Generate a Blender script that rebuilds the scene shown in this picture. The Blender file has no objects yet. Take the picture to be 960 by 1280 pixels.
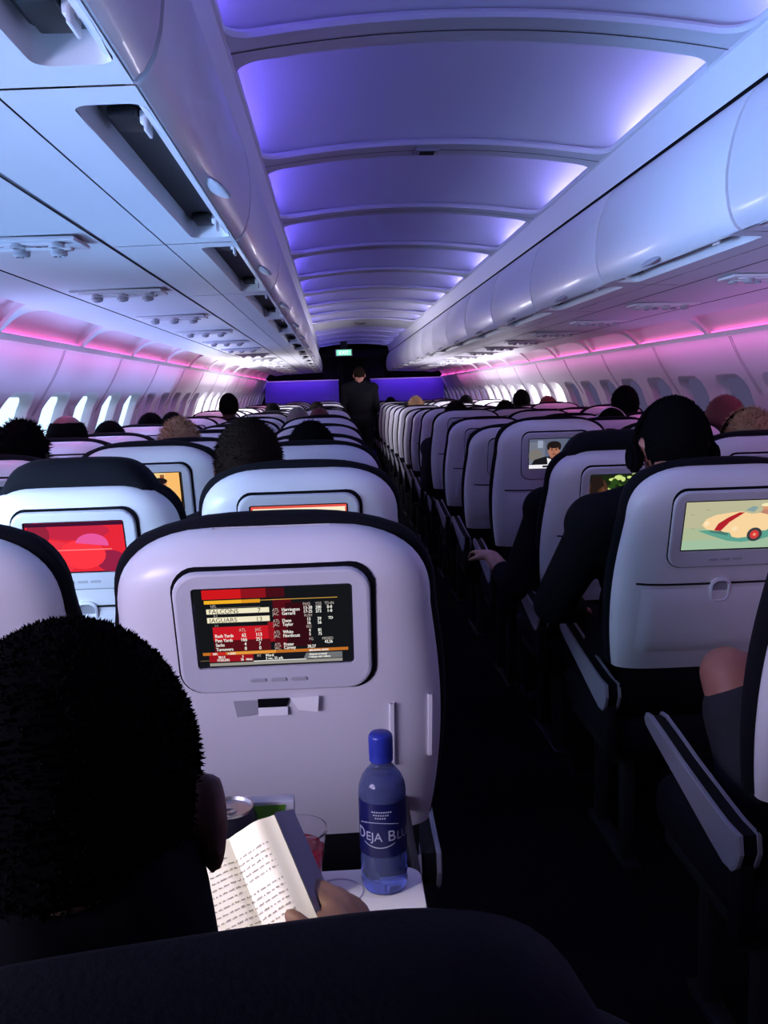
import bpy, bmesh, math, random
from mathutils import Vector, Matrix
import numpy as np

random.seed(7)
SC = bpy.context.scene
COL = SC.collection
PI = math.pi
EYE = 1.36                       # lens height above the cabin floor; the aisle runs along +Y, its middle is x = 0


def lin(c):
    return tuple((v / 12.92 if v <= .04045 else ((v + .055) / 1.055) ** 2.4) for v in (x / 255 for x in c))


# ------------------------------------------------------------------ camera
def make_camera():
    yaw, pitch, roll = .052, .134, .029
    f = Vector((math.sin(yaw) * math.cos(pitch), math.cos(yaw) * math.cos(pitch), -math.sin(pitch)))
    r = Vector((math.cos(yaw), -math.sin(yaw), 0))
    d = f.cross(r)
    c, s = math.cos(roll), math.sin(roll)
    r2, d2 = c * r + s * d, -s * r + c * d
    cam = bpy.data.cameras.new('camera')
    cam.sensor_fit = 'VERTICAL'
    cam.sensor_height = 36
    cam.sensor_width = 27
    cam.lens = 31.5
    cam.clip_start = .02
    cam.clip_end = 60
    o = bpy.data.objects.new('camera', cam)
    M = Matrix((r2, -d2, -f)).transposed().to_4x4()
    M.translation = Vector((-.404, 0, EYE))
    o.matrix_world = M
    COL.objects.link(o)
    SC.camera = o


make_camera()

# ------------------------------------------------------------------ world, exposure, lights
w = bpy.data.worlds.new('cabin_world')
w.use_nodes = True
w.node_tree.nodes['Background'].inputs[0].default_value = (.30, .32, .9, 1)
w.node_tree.nodes['Background'].inputs[1].default_value = .0
SC.world = w
SC.view_settings.view_transform = 'Standard'
SC.view_settings.look = 'None'
SC.view_settings.gamma = 1
SC.view_settings.use_curve_mapping = False
SC.view_settings.exposure = 0.0
SC.cycles.use_denoising = True
SC.cycles.max_bounces = 8
SC.cycles.diffuse_bounces = 5
SC.cycles.sample_clamp_indirect = 6

PINK_POWER = 4.2
BLUE_POWER = 24.0


def area(name, loc, direction, sx, sy, power, color, spread=PI):
    l = bpy.data.lights.new(name, 'AREA')
    l.shape = 'RECTANGLE'
    l.size, l.size_y = sx, sy
    l.energy = power
    l.color = color
    l.spread = spread
    o = bpy.data.objects.new(name, l)
    o.location = loc
    o.rotation_euler = Vector(direction).to_track_quat('-Z', 'Y').to_euler()
    COL.objects.link(o)
    return o


def spot(name, loc, target, power, color, angle, blend=.4, radius=.012):
    l = bpy.data.lights.new(name, 'SPOT')
    l.energy = power
    l.color = color
    l.spot_size = angle
    l.spot_blend = blend
    l.shadow_soft_size = radius
    o = bpy.data.objects.new(name, l)
    o.location = loc
    o.rotation_euler = (Vector(target) - Vector(loc)).to_track_quat('-Z', 'Y').to_euler()
    COL.objects.link(o)
    return o


# daylight through the left-hand windows beside and behind the camera, thrown up at the bins
area('daylight_left_rear', (-1.60, 2.1, 1.16), (.15, .10, .95), 3.4, .26, 9, (.26, .50, 1.0), 2.2)
area('daylight_left_behind', (-1.66, .25, 1.30), (1, .80, -.08), 1.0, .34, 6.5, (.74, .64, 1.0), 1.3)
area('daylight_left_across', (-1.66, 1.6, 1.22), (1, .30, .33), 2.4, .22, 10, (.22, .46, 1.0), .75)
area('daylight_left_front', (-1.60, 5.2, 1.18), (.5, .0, .85), 4.4, .26, 20, (.34, .46, 1.0), 2.1)
area('daylight_left_level', (-1.70, 1.55, 1.12), (1, .95, -.02), .7, .34, 5, (.46, .66, 1.0), 1.25)
area('fill_right_rear', (1.60, 2.5, 1.18), (-.5, .0, .85), 6.0, .24, 5, (.66, .30, .95), 2.1)  # violet fill added on the right side, no daylight comes from there
# open exit-row windows further forward
area('daylight_exit_left', (-1.62, 10.0, 1.2), (1, 0, .25), 2.6, .34, 50, (.86, .86, 1.0))
area('daylight_exit_right', (1.62, 11.2, 1.2), (-1, 0, .25), 2.6, .34, 42, (.86, .82, 1.0))
# pink cove lamps washing down the side walls
for sd in (-1, 1):
    area('cove_wash', (sd * 1.57, 7.5, 1.583), (sd * .25, 0, -.9), 14.5, .03, 11, (1.0, .16, .66))
# reading lamp over the reader's book
spot('reading_lamp_beam', (-.98, .52, 1.69), (-.52, .76, .93), 32.0, (1, .90, .74), .40, .6)

# ------------------------------------------------------------------ materials
MATS = {}


def mat(name, color, rough=.5, metal=0., emit=None, strength=0., trans=0., ior=1.45, alpha=1., noise=0., nscale=40., bump=0., coat=0.,
        spec=.5, sheen=0.):
    if name in MATS:
        return MATS[name]
    m = bpy.data.materials.new(name)
    m.use_nodes = True
    nt = m.node_tree
    b = nt.nodes['Principled BSDF']
    b.inputs['Base Color'].default_value = (*color, 1)
    b.inputs['Roughness'].default_value = rough
    b.inputs['Metallic'].default_value = metal
    b.inputs['IOR'].default_value = ior
    b.inputs['Alpha'].default_value = alpha
    b.inputs['Transmission Weight'].default_value = trans
    b.inputs['Coat Weight'].default_value = coat
    b.inputs['Specular IOR Level'].default_value = spec
    b.inputs['Sheen Weight'].default_value = sheen
    if emit is not None:
        b.inputs['Emission Color'].default_value = (*emit, 1)
        b.inputs['Emission Strength'].default_value = strength
    if noise or bump:
        tc = nt.nodes.new('ShaderNodeTexCoord')
        n = nt.nodes.new('ShaderNodeTexNoise')
        n.inputs['Scale'].default_value = nscale
        n.inputs['Detail'].default_value = 4
        nt.links.new(tc.outputs['Object'], n.inputs['Vector'])
        if noise:
            mx = nt.nodes.new('ShaderNodeMix')
            mx.data_type = 'RGBA'
            mx.inputs['A'].default_value = (*[c * (1 - noise) for c in color], 1)
            mx.inputs['B'].default_value = (*[min(1, c * (1 + noise)) for c in color], 1)
            nt.links.new(n.outputs['Fac'], mx.inputs['Factor'])
            nt.links.new(mx.outputs['Result'], b.inputs['Base Color'])
        if bump:
            bp = nt.nodes.new('ShaderNodeBump')
            bp.inputs['Strength'].default_value = bump
            bp.inputs['Distance'].default_value = .003
            nt.links.new(n.outputs['Fac'], bp.inputs['Height'])
            nt.links.new(bp.outputs['Normal'], b.inputs['Normal'])
    MATS[name] = m
    return m


def glow(name, color, strength):
    return mat(name, (0, 0, 0), rough=.6, emit=color, strength=strength, spec=.0)


def pixel_glow(rgb, k=1.0):
    return glow('picture_%d_%d_%d' % tuple(rgb), lin(rgb), k)


white = mat('white_shell_plastic', (.74, .73, .76), .34, noise=.03, nscale=8, coat=.15)
panel = mat('white_cabin_panel', (.72, .72, .75), .5, noise=.02, nscale=5)
ceil_m = mat('pale_ceiling_panel', (.66, .66, .70), .6, noise=.02, nscale=4)
navy = mat('navy_seat_fabric', (.0045, .0048, .008), .92, noise=.25, nscale=300, bump=.25, spec=.2)
blackfab = mat('black_seat_leather', (.004, .004, .006), .7, noise=.2, nscale=120, bump=.2, spec=.2)
carpet = mat('dark_carpet', (.005, .005, .006), .95, noise=.4, nscale=250, bump=.4, spec=.1)
gap_m = mat('dark_gap', (.004, .004, .006), .8, spec=.1)
shadow_gray = mat('grey_channel_plastic', (.30, .30, .33), .5, noise=.05, nscale=20)
mid_gray = mat('mid_grey_plastic', (.42, .42, .45), .4)
dark_gray = mat('dark_grey_plastic', (.012, .012, .014), .5)
metal = mat('brushed_aluminium', (.55, .56, .58), .35, metal=1.)
skin_a = mat('skin_light', (.50, .27, .19), .55, noise=.08, nscale=60)
skin_b = mat('skin_dark', (.055, .026, .018), .6, noise=.1, nscale=60)
skin_c = mat('skin_ruddy', (.36, .15, .11), .55, noise=.12, nscale=40)
hair_black = mat('hair_black', (.003, .0028, .0035), .95, noise=.3, nscale=200, spec=.03)
hair_brown = mat('hair_brown', (.012, .0075, .0055), .85, noise=.4, nscale=200, spec=.05)
hair_blond = mat('hair_blond', (.38, .22, .11), .6, noise=.35, nscale=160)
hair_gray = mat('hair_gray', (.22, .18, .16), .7, noise=.3, nscale=160)
hair_red = mat('hair_auburn', (.12, .022, .02), .7, noise=.3, nscale=160)
cloth_dark = mat('dark_clothing', (.006, .006, .008), .9, noise=.2, nscale=200, spec=.1)
cloth_gray = mat('charcoal_clothing', (.03, .03, .036), .9, noise=.2, nscale=200, spec=.1)
cloth_suit = mat('black_suit_cloth', (.007, .007, .010), .85, noise=.2, nscale=200, spec=.1)
cloth_pink = mat('pale_shirt_cloth', (.5, .42, .46), .85, noise=.1, nscale=120)


# ------------------------------------------------------------------ mesh helpers
def link(name, me, mats, parent=None, smooth=True, angle=None):
    if not isinstance(mats, (list, tuple)):
        mats = [mats]
    me.name = name
    for m in mats:
        me.materials.append(m)
    if smooth:
        me.polygons.foreach_set('use_smooth', [True] * len(me.polygons))
    o = bpy.data.objects.new(name, me)
    COL.objects.link(o)
    if angle is not None and smooth:
        me.set_sharp_from_angle(angle=math.radians(angle))
    if parent:
        o.parent = parent
    return o


class MB:
    """collects simple shapes into one mesh"""

    def __init__(self):
        self.v, self.f, self.mi = [], [], []

    def add(self, verts, faces, mi=0):
        n = len(self.v)
        self.v += [tuple(p) for p in verts]
        self.f += [tuple(i + n for i in q) for q in faces]
        self.mi += [mi] * len(faces)
        return self

    def bm(self, b, mi=0, M=None):
        if M is not None:
            b.transform(M)
        b.verts.index_update()
        self.add([tuple(x.co) for x in b.verts], [[x.index for x in q.verts] for q in b.faces], mi)
        b.free()
        return self

    def box(self, c, s, r=0., seg=2, mi=0, M=None):
        b = bmesh.new()
        bmesh.ops.create_cube(b, size=1)
        for x in b.verts:
            x.co = Vector((x.co.x * s[0], x.co.y * s[1], x.co.z * s[2]))
        if r:
            bmesh.ops.bevel(b, geom=list(b.edges), offset=r, segments=seg, profile=.5, affect='EDGES')
        for x in b.verts:
            x.co += Vector(c)
        return self.bm(b, mi, M)

    def tube(self, a, b_, r0, r1=None, n=16, mi=0, caps=True, M=None):
        a, b_ = Vector(a), Vector(b_)
        r1 = r0 if r1 is None else r1
        d = (b_ - a).normalized()
        u = d.orthogonal().normalized()
        w_ = d.cross(u)
        vs, fs = [], []
        for k, (c, r) in enumerate(((a, r0), (b_, r1))):
            for i in range(n):
                t = 2 * PI * i / n
                vs.append(c + r * (math.cos(t) * u + math.sin(t) * w_))
        for i in range(n):
            fs.append((i, (i + 1) % n, n + (i + 1) % n, n + i))
        if caps:
            fs.append(tuple(reversed(range(n))))
            fs.append(tuple(range(n, 2 * n)))
        if M is not None:
            vs = [M @ x for x in vs]
        return self.add(vs, fs, mi)

    def lathe(self, prof, c=(0, 0, 0), n=32, mi=0, close=False):
        vs, fs = [], []
        for (r, z) in prof:
            for i in range(n):
                t = 2 * PI * i / n
                vs.append((c[0] + r * math.cos(t), c[1] + r * math.sin(t), c[2] + z))
        for k in range(len(prof) - 1):
            for i in range(n):
                j = (i + 1) % n
                fs.append((k * n + i, k * n + j, (k + 1) * n + j, (k + 1) * n + i))
        if close:
            fs.append(tuple(reversed(range(n))))
            fs.append(tuple(range((len(prof) - 1) * n, len(prof) * n)))
        return self.add(vs, fs, mi)

    def grid(self, fn, nu, nv, mi=0, wrap_u=False, flip=False):
        vs = [fn(i, j) for j in range(nv) for i in range(nu)]
        fs = []
        for j in range(nv - 1):
            for i in range(nu if wrap_u else nu - 1):
                a, b_ = j * nu + i, j * nu + (i + 1) % nu
                q = (a, b_, b_ + nu, a + nu)
                fs.append(q[::-1] if flip else q)
        return self.add(vs, fs, mi)

    def ellipsoid(self, c, r, rot=None, seg=24, rings=16, mi=0):
        b = bmesh.new()
        bmesh.ops.create_uvsphere(b, u_segments=seg, v_segments=rings, radius=1)
        M = Matrix.Translation(Vector(c)) @ (rot.to_4x4() if rot is not None else Matrix.Identity(4)) @ Matrix.Diagonal((*r, 1))
        return self.bm(b, mi, M)

    def capsule(self, a, b_, r0, r1, mi=0, n=14):
        """tapered limb with round ends"""
        a, b_ = Vector(a), Vector(b_)
        L = (b_ - a).length
        if L < 1e-6:
            return self.ellipsoid(a, (r0,) * 3)
        prof = []
        for k in range(6):
            t = -PI / 2 + PI / 2 * k / 5
            prof.append((max(1e-4, r0 * math.cos(t)), r0 * math.sin(t)))
        for k in range(6):
            t = PI / 2 * k / 5
            prof.append((max(1e-4, r1 * math.cos(t)), L + r1 * math.sin(t)))
        q = (b_ - a).to_track_quat('Z', 'Y').to_matrix().to_4x4()
        M = Matrix.Translation(a) @ q
        vs, fs = [], []
        for (r, z) in prof:
            for i in range(n):
                t = 2 * PI * i / n
                vs.append(M @ Vector((r * math.cos(t), r * math.sin(t), z)))
        for k in range(len(prof) - 1):
            for i in range(n):
                j = (i + 1) % n
                fs.append((k * n + i, k * n + j, (k + 1) * n + j, (k + 1) * n + i))
        fs.append(tuple(reversed(range(n))))
        fs.append(tuple(range((len(prof) - 1) * n, len(prof) * n)))
        return self.add(vs, fs, mi)

    def mesh(self, name='mesh'):
        me = bpy.data.meshes.new(name)
        me.from_pydata(self.v, [], self.f)
        if any(self.mi):
            me.polygons.foreach_set('material_index', self.mi)
        me.update()
        return me

    def build(self, name, mats, parent=None, smooth=True, angle=35, recalc=True):
        me = self.mesh(name)
        if recalc:
            b = bmesh.new()
            b.from_mesh(me)
            bmesh.ops.recalc_face_normals(b, faces=b.faces)
            b.to_mesh(me)
            b.free()
        return link(name, me, mats, parent, smooth, angle)


def remesh(mb, voxel, smooth_iter=4):
    me = mb.mesh('raw')
    o = bpy.data.objects.new('raw', me)
    COL.objects.link(o)
    m = o.modifiers.new('r', 'REMESH')
    m.mode = 'VOXEL'
    m.voxel_size = voxel
    if smooth_iter:
        s = o.modifiers.new('s', 'SMOOTH')
        s.iterations = smooth_iter
        s.factor = .5
    dg = bpy.context.evaluated_depsgraph_get()
    out = bpy.data.meshes.new_from_object(o.evaluated_get(dg))
    bpy.data.objects.remove(o)
    bpy.data.meshes.remove(me)
    return out


def text_mesh(body, size, align='LEFT', spacing=1.0):
    """letters as flat geometry in the xy plane: returns verts, faces"""
    cu = bpy.data.curves.new('t', 'FONT')
    cu.body = body
    cu.size = size
    cu.align_x = align
    cu.space_character = spacing
    cu.resolution_u = 3
    o = bpy.data.objects.new('t', cu)
    COL.objects.link(o)
    dg = bpy.context.evaluated_depsgraph_get()
    me = bpy.data.meshes.new_from_object(o.evaluated_get(dg))
    vs = [tuple(v.co) for v in me.vertices]
    fs = [tuple(p.vertices) for p in me.polygons]
    bpy.data.objects.remove(o)
    bpy.data.curves.remove(cu)
    bpy.data.meshes.remove(me)
    return vs, fs


def thing(name, label, cat, loc=(0, 0, 0), group=None, rotz=0):
    o = bpy.data.objects.new(name, None)
    o.empty_display_size = .05
    COL.objects.link(o)
    o.location = loc
    o.rotation_euler = (0, 0, rotz)
    return tag(o, label, cat, group)


def tag(o, label, cat, group=None):
    o['label'] = label
    o['category'] = cat
    if group:
        o['group'] = group
    return o


def structure(o):
    o['kind'] = 'structure'
    return o


KIDS = {}


def kids(o):
    if o.name not in KIDS:
        KIDS[o.name] = list(o.children)
    return KIDS[o.name]


def copy_thing(root, loc, label=None, group=None, skip=()):
    r = root.copy()
    COL.objects.link(r)
    r.location = loc
    if label:
        r['label'] = label
    if group:
        r['group'] = group
    for ch in kids(root):
        if ch.name.split('.')[0] in skip:
            continue
        c = ch.copy()
        COL.objects.link(c)
        c.parent = r
        for g in kids(ch):
            if g.name.split('.')[0] in skip:
                continue
            d = g.copy()
            COL.objects.link(d)
            d.parent = c
    return r


def rrect(w_, h, r, n=6):
    """rounded rectangle outline, counter-clockwise from the right side"""
    pts = []
    for (cx, cy, a0) in ((w_ - r, h - r, 0), (-w_ + r, h - r, 90), (-w_ + r, -h + r, 180), (w_ - r, -h + r, 270)):
        for k in range(n + 1):
            t = math.radians(a0 + 90 * k / n)
            pts.append((cx + r * math.cos(t), cy + r * math.sin(t)))
    return pts


def rect_ring(w_, h, n=6):
    """points on a plain rectangle matched one to one with rrect"""
    pts = []
    for (sx, sy, a0) in ((1, 1, 0), (-1, 1, 90), (-1, -1, 180), (1, -1, 270)):
        for k in range(n + 1):
            t = k / n
            # walk round the corner
            a = (sx * w_, sy * h)
            first = (a[0], a[1] * .4) if a0 in (0, 180) else (a[0] * .4, a[1])
            last = (a[0] * .4, a[1]) if a0 in (0, 180) else (a[0], a[1] * .4)
            if t < .5:
                p = (first[0] + (a[0] - first[0]) * t * 2, first[1] + (a[1] - first[1]) * t * 2)
            else:
                p = (a[0] + (last[0] - a[0]) * (t - .5) * 2, a[1] + (last[1] - a[1]) * (t - .5) * 2)
            pts.append(p)
    return pts


# ------------------------------------------------------------------ the cabin shell
Y0, Y1 = -1.45, 17.0
BAY = 1.118
NBAY = 13                         # ceiling bays ahead of the first rib in view
BAY0 = 2.355                      # first rib's centre


def zc(z):
    return z + EYE


WALL = [(1.62, .243), (1.655, .165), (1.69, .10), (1.735, .03), (1.795, -.06), (1.84, -.14), (1.88, -.25), (1.89, -.36), (1.875, -.5),
        (1.80, -.9), (1.62, -1.36)]


def wall_b(z):
    for (b0, z0), (b1, z1) in zip(WALL, WALL[1:]):
        if z <= z0 and z >= z1:
            t = (z0 - z) / (z0 - z1)
            return b0 + (b1 - b0) * t
    return WALL[0][0]


def extrude_profile(mb, prof, y0, y1, ny=2, mi=0, side=1):
    mb.grid(lambda i, j: (side * prof[i][0], y0 + (y1 - y0) * j / (ny - 1), zc(prof[i][1])), len(prof), ny, mi)


floor_mb = MB().box((0, 8.5, -.03), (3.4, 20.6, .06))
structure(floor_mb.build('floor', carpet, smooth=False))

WIN_P = .555
WZ0, WZ1 = -.40, .085             # height band that holds the windows
for side, nm in ((-1, 'left'), (1, 'right')):
    mb = MB()
    upper = [p for p in WALL if p[1] > WZ1]
    upper.append((wall_b(WZ1), WZ1))
    lower = [(wall_b(WZ0), WZ0)] + [p for p in WALL if p[1] < WZ0]
    extrude_profile(mb, upper, Y0, Y1 + 2, side=side)
    extrude_profile(mb, lower, Y0, Y1 + 2, side=side)
    # window cells
    nwin = 0
    y = 3.97 - WIN_P * 9 if side < 0 else 4.27 - WIN_P * 10
    ystart = y - WIN_P / 2
    hc, hh = -.185, .225
    mb.grid(lambda i, j: (side * wall_b(WZ1 + (WZ0 - WZ1) * i / 6), (Y0, ystart)[j], zc(WZ1 + (WZ0 - WZ1) * i / 6)), 7, 2)
    zmid, zh = (WZ0 + WZ1) / 2, (WZ1 - WZ0) / 2
    while y + WIN_P / 2 < Y1 + 1.6:
        hole = rrect(.180, hh, .08)
        ring = rect_ring(WIN_P / 2, zh)
        n = len(hole)
        P = lambda p, out=0., k=1.: (side * (wall_b(hc + p[1] * k) + out), y + p[0] * k, zc(hc + p[1] * k))
        R = [(side * wall_b(zmid + p[1]), y + p[0], zc(zmid + p[1])) for p in ring]
        mid = [tuple((a + b) / 2 for a, b in zip(P(h), r)) for h, r in zip(hole, R)]
        mid = [(side * wall_b(m[2] - EYE), m[1], m[2]) for m in mid]
        h0 = [P(h) for h in hole]
        h1 = [P(h, .012, .97) for h in hole]
        h2 = [P(h, .055, .90) for h in hole]
        rows = [R, mid, h0, h1, h2]
        mb.grid(lambda i, j: rows[j][i], n, 5, wrap_u=True)
        # the pane
        nwin += 1
        if side < 0:
            st, cl = ((1.9, (.50, .72, 1.0)) if y < 6.6 else (.25, (.6, .35, .9)) if y < 9.0 else (7., (.95, .93, 1.)) if y < 11.5 else (.6, (.5, .4, 1)))
        else:
            st, cl = ((.16, (.42, .36, .8)) if y < 8.6 else (5., (1, .93, 1.)) if y < 12.8 else (.6, (.5, .4, 1)))
        pm = MB()
        pm.add([P(h, .050, .91) for h in hole], [tuple(range(n))])
        pm.add([P(h, .054, .91) for h in hole], [tuple(range(n))])
        po = pm.build('window_%d' % (nwin + (40 if side > 0 else 0)), glow('window_light_%.2f_%.2f' % (st, cl[0]), cl, st), smooth=False)
        structure(po)
        y += WIN_P
    yend = y - WIN_P / 2
    mb.grid(lambda i, j: (side * wall_b(WZ1 + (WZ0 - WZ1) * i / 6), (yend, Y1 + 2)[j], zc(WZ1 + (WZ0 - WZ1) * i / 6)), 7, 2)
    structure(mb.build('wall_' + nm, panel, angle=30))
    # panel joints: thin raised seam every two windows
    tr = MB()
    yj = (3.97 + WIN_P / 2 if side < 0 else 4.27 + WIN_P / 2) - WIN_P * 8
    while yj < Y1:
        prof = [(wall_b(z), z) for z in np.linspace(.243, -.55, 24)]
        for dy, wd in ((-.011, .006), (.011, .006)):
            tr.grid(lambda i, j: (side * (prof[i][0] - (.0035 if j in (1, 2) else -.002)), yj + dy + wd * (-.5, -.3, .3, .5)[j], zc(prof[i][1])), 24, 4)
        yj += 2 * WIN_P
    structure(tr.build('trim_%d' % (1 if side < 0 else 2), mid_gray, angle=60))
    # cove above the wall: curved panel with ribs, a lip and lower ledge
    cove = MB()
    cp = [(1.463, .335), (1.475, .362), (1.51, .385), (1.56, .378), (1.61, .34), (1.645, .29), (1.652, .243)]
    extrude_profile(cove, cp, Y0, Y1, side=side)
    structure(cove.build('trim_%d' % (3 if side < 0 else 4), panel, angle=60))
    lip = MB()
    extrude_profile(lip, [(1.652, .243), (1.652, .228), (1.62, .228), (1.618, .258), (1.626, .258), (1.626, .243)], Y0, Y1, side=side)
    # rib covers, wide at the top and narrow at the wall, one per two windows
    yr = 3.42 - 5 * 2 * WIN_P if side < 0 else 3.72 - 6 * 2 * WIN_P
    while yr < Y1 - .3:
        def rib(i, j):
            t = i / 10
            b_ = 1.455 + (1.628 - 1.455) * t
            z_ = .340 + (.246 - .340) * t + .030 * math.sin(PI * t)
            hw = .020 + .17 * (1 - t) ** 2.6
            return (side * b_, yr + hw * (-1, -.92, .92, 1)[j], zc(z_ + (.02 if j in (0, 3) else 0)))
        lip.grid(rib, 11, 4)
        yr += 2 * WIN_P
    structure(lip.build('trim_%d' % (5 if side < 0 else 6), panel, angle=50))
    # flat strip carrying the service units, between bins and cove
    us = MB()
    extrude_profile(us, [(.934, .3635), (1.290, .355)], Y0, Y1, side=side)
    extrude_profile(us, [(1.298, .3545), (1.463, .335)], Y0, Y1, side=side)
    structure(us.build('trim_%d' % (7 if side < 0 else 8), panel, smooth=False))
    sg = MB()
    extrude_profile(sg, [(.918, .369), (.940, .366)], Y0, Y1, side=side)
    extrude_profile(sg, [(1.286, .361), (1.302, .361)], Y0, Y1, side=side)
    structure(sg.build('trim_%d' % (9 if side < 0 else 10), shadow_gray, smooth=False))

# pink lamps in the coves, one strip per wall panel
pink = glow('pink_lamp', (1., .07, .42), PINK_POWER)
pink2 = glow('pink_lamp_upper', (1., .16, .62), PINK_POWER * .55)
for side, nm in ((-1, 'left'), (1, 'right')):
    y = 3.42 - 5 * 2 * WIN_P if side < 0 else 3.72 - 6 * 2 * WIN_P
    k = 0
    proto = None
    while y < Y1 - .6:
        if y > 1.2:
            k += 1
            lab = 'pink strip lamp in the cove above the %s windows, %s panel ahead' % (nm, ['first', 'second', 'third', 'fourth', 'fifth', 'sixth', 'seventh', 'eighth', 'ninth', 'tenth', 'eleventh', 'twelfth', 'thirteenth', 'fourteenth', 'fifteenth'][k - 1])
            if proto is None:
                proto = thing('cove_lamp', lab, 'lamp', (side * 1.64, y, zc(.262)), 'pink cove lamps')
                MB().box((0, WIN_P, 0), (.012, 2 * WIN_P - .06, .010), .003).build('lower_tube', pink, proto)
                MB().box((-side * .170, WIN_P, .084), (.008, 2 * WIN_P - .40, .006), .002).build('upper_tube', pink2, proto)
            else:
                copy_thing(proto, (side * 1.64, y, zc(.262)), lab)
        y += 2 * WIN_P

# ------------------------------------------------------------------ ceiling
OW, OH = .627, .834


def dome(x):
    return .052 * (1 - min(1, abs(x) / OW) ** 2)


frame = MB()
vault = MB()
blue = glow('blue_lamp', (.17, .12, 1.0), BLUE_POWER * 1.15)
blue_w = glow('violet_white_lamp', (.34, .30, 1.0), BLUE_POWER * .8)
ordinal = ['nearest', 'second', 'third', 'fourth', 'fifth', 'sixth', 'seventh', 'eighth', 'ninth', 'tenth', 'eleventh', 'twelfth', 'thirteenth', 'fourteenth', 'fifteenth', 'sixteenth', 'seventeenth', 'eighteenth', 'nineteenth', 'twentieth', 'twenty-first']
cl_proto = {}
for k in range(-3, NBAY):
    yc = BAY0 + BAY * (k + .5)
    hl = BAY / 2 - .075
    if k == 8:
        # plain bay with a speaker grille instead of a light well
        frame.grid(lambda i, j: (OW * (-1 + i / 12), yc + BAY * (j - .5), zc(OH + dome(OW * (-1 + i / 12)))), 25, 2)
        continue
    nq = 10
    hole = rrect(OW, hl, .07, nq)
    hole = [p for p in hole]
    # densify long front/back sides so that the arch follows the dome
    dense, outer = [], []
    N = 28
    top = [p for p in hole]
    seq = []
    m = nq + 1
    corners = [hole[0:m], hole[m:2 * m], hole[2 * m:3 * m], hole[3 * m:4 * m]]
    for ci in range(4):
        seq += corners[ci]
        a, b = corners[ci][-1], corners[(ci + 1) % 4][0]
        if ci in (0, 2):
            for t in range(1, N):
                seq.append((a[0] + (b[0] - a[0]) * t / N, a[1]))
    ring = []
    for (x, y) in seq:
        if abs(y) >= hl - .07 + 1e-6 and abs(x) < OW - 1e-6:
            ring.append((x, math.copysign(BAY / 2, y)))
        elif abs(y) >= hl - .07 + 1e-6:
            ring.append((x, math.copysign(BAY / 2, y)))
        else:
            ring.append((x, y))
    n = len(seq)
    R0 = [(x, yc + y, zc(OH + dome(x))) for x, y in ring]
    R1 = [(x, yc + y, zc(OH + dome(x))) for x, y in seq]
    R2 = [(x * .997, yc + y * .993, zc(OH + dome(x) + .012)) for x, y in seq]
    R3 = [(x * 1.01, yc + y * 1.01, zc(OH + dome(x) + .022)) for x, y in seq]
    rows = [R0, R1, R2, R3]
    frame.grid(lambda i, j: rows[j][i], n, 4, wrap_u=True)
    # lit vault above the opening
    def vf(i, j):
        u, v = -1 + i / 16, -1 + j / 9
        x = u * (OW + .115)
        hgt = .020 + .135 * (1 - abs(v) ** 2.8) * (1 - .40 * abs(u) ** 5)
        return (x, yc + v * (hl + .02), zc(OH + dome(x * .9) + hgt))
    vault.grid(vf, 33, 19)
    # side pockets for the lamps
    for s in (-1, 1):
        vault.grid(lambda i, j: (s * (OW + (.115, .125, .11, .0)[i]), yc + hl * (2 * j - 1), zc(OH + (.10, .06, .016, .012)[i])), 4, 2)
    if 0 <= k + 2:
        for s in (-1, 1):
            lab = 'violet strip lamp along the %s side of the ceiling well, %s well ahead' % ('left' if s < 0 else 'right', ordinal[k + 3])
            loc = (s * (OW + .092), yc, zc(OH + .034))
            if s not in cl_proto:
                cl_proto[s] = thing('ceiling_lamp', lab, 'lamp', loc, 'violet ceiling lamps')
                MB().box((0, 0, 0), (.014, 2 * hl - .10, .014), .004).build('tube', blue if s < 0 else blue_w, cl_proto[s])
                MB().box((s * .012, 0, 0), (.010, 2 * hl - .06, .022), .003).build('holder', panel, cl_proto[s])
            else:
                copy_thing(cl_proto[s], loc, lab)
structure(frame.build('ceiling', ceil_m, angle=50))
structure(vault.build('ceiling_vault', ceil_m, angle=60))
cr = MB()
yr = BAY0 - 3 * BAY
while yr < Y1:
    cr.grid(lambda i, j: ((-1 + i / 16) * OW, yr + (-.003, .003)[j], zc(OH + dome((-1 + i / 16) * OW) - .0012)), 33, 2)
    yr += BAY
structure(cr.build('trim_11', dark_gray, smooth=False))
for side in (-1, 1):
    st = MB()
    extrude_profile(st, [(OW, OH), (OW + .008, OH - .004), (.664, .731)], Y0, Y1, side=side)
    extrude_profile(st, [(.672, .735), (.672, .712)], Y0, Y1, side=side, mi=1)
    extrude_profile(st, [(.74, .85), (.74, .385)], Y0, Y1, side=side, mi=1)
    structure(st.build('trim_%d' % (12 if side < 0 else 13), [panel, gap_m], angle=30))

# small speaker grilles set in the ceiling
for y, lab in ((3.475, 'small dark speaker grille set in the second ceiling rib ahead'), (BAY0 + BAY * 8.5, 'dark grille on the plain ceiling bay far ahead')):
    s = 1 if y < 5 else 1.7
    g = thing('speaker_grille', lab, 'grille', (-.025, y, zc(OH + .047)))
    MB().box((0, 0, 0), (.085 * s, .07 * s, .012), .004).build('frame', mid_gray, g)
    q = MB()
    for i in range(5):
        q.box((0, (-.022 + .011 * i) * s, -.006), (.055 * s, .006 * s, .004))
    q.build('grille', dark_gray, g)

# ------------------------------------------------------------------ overhead bins
DOOR = [(.624, .3725), (.612, .383), (.601, .402), (.592, .430), (.586, .470), (.586, .515), (.592, .56), (.602, .605), (.616, .648),
        (.634, .685), (.652, .708), (.667, .721)]


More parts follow.
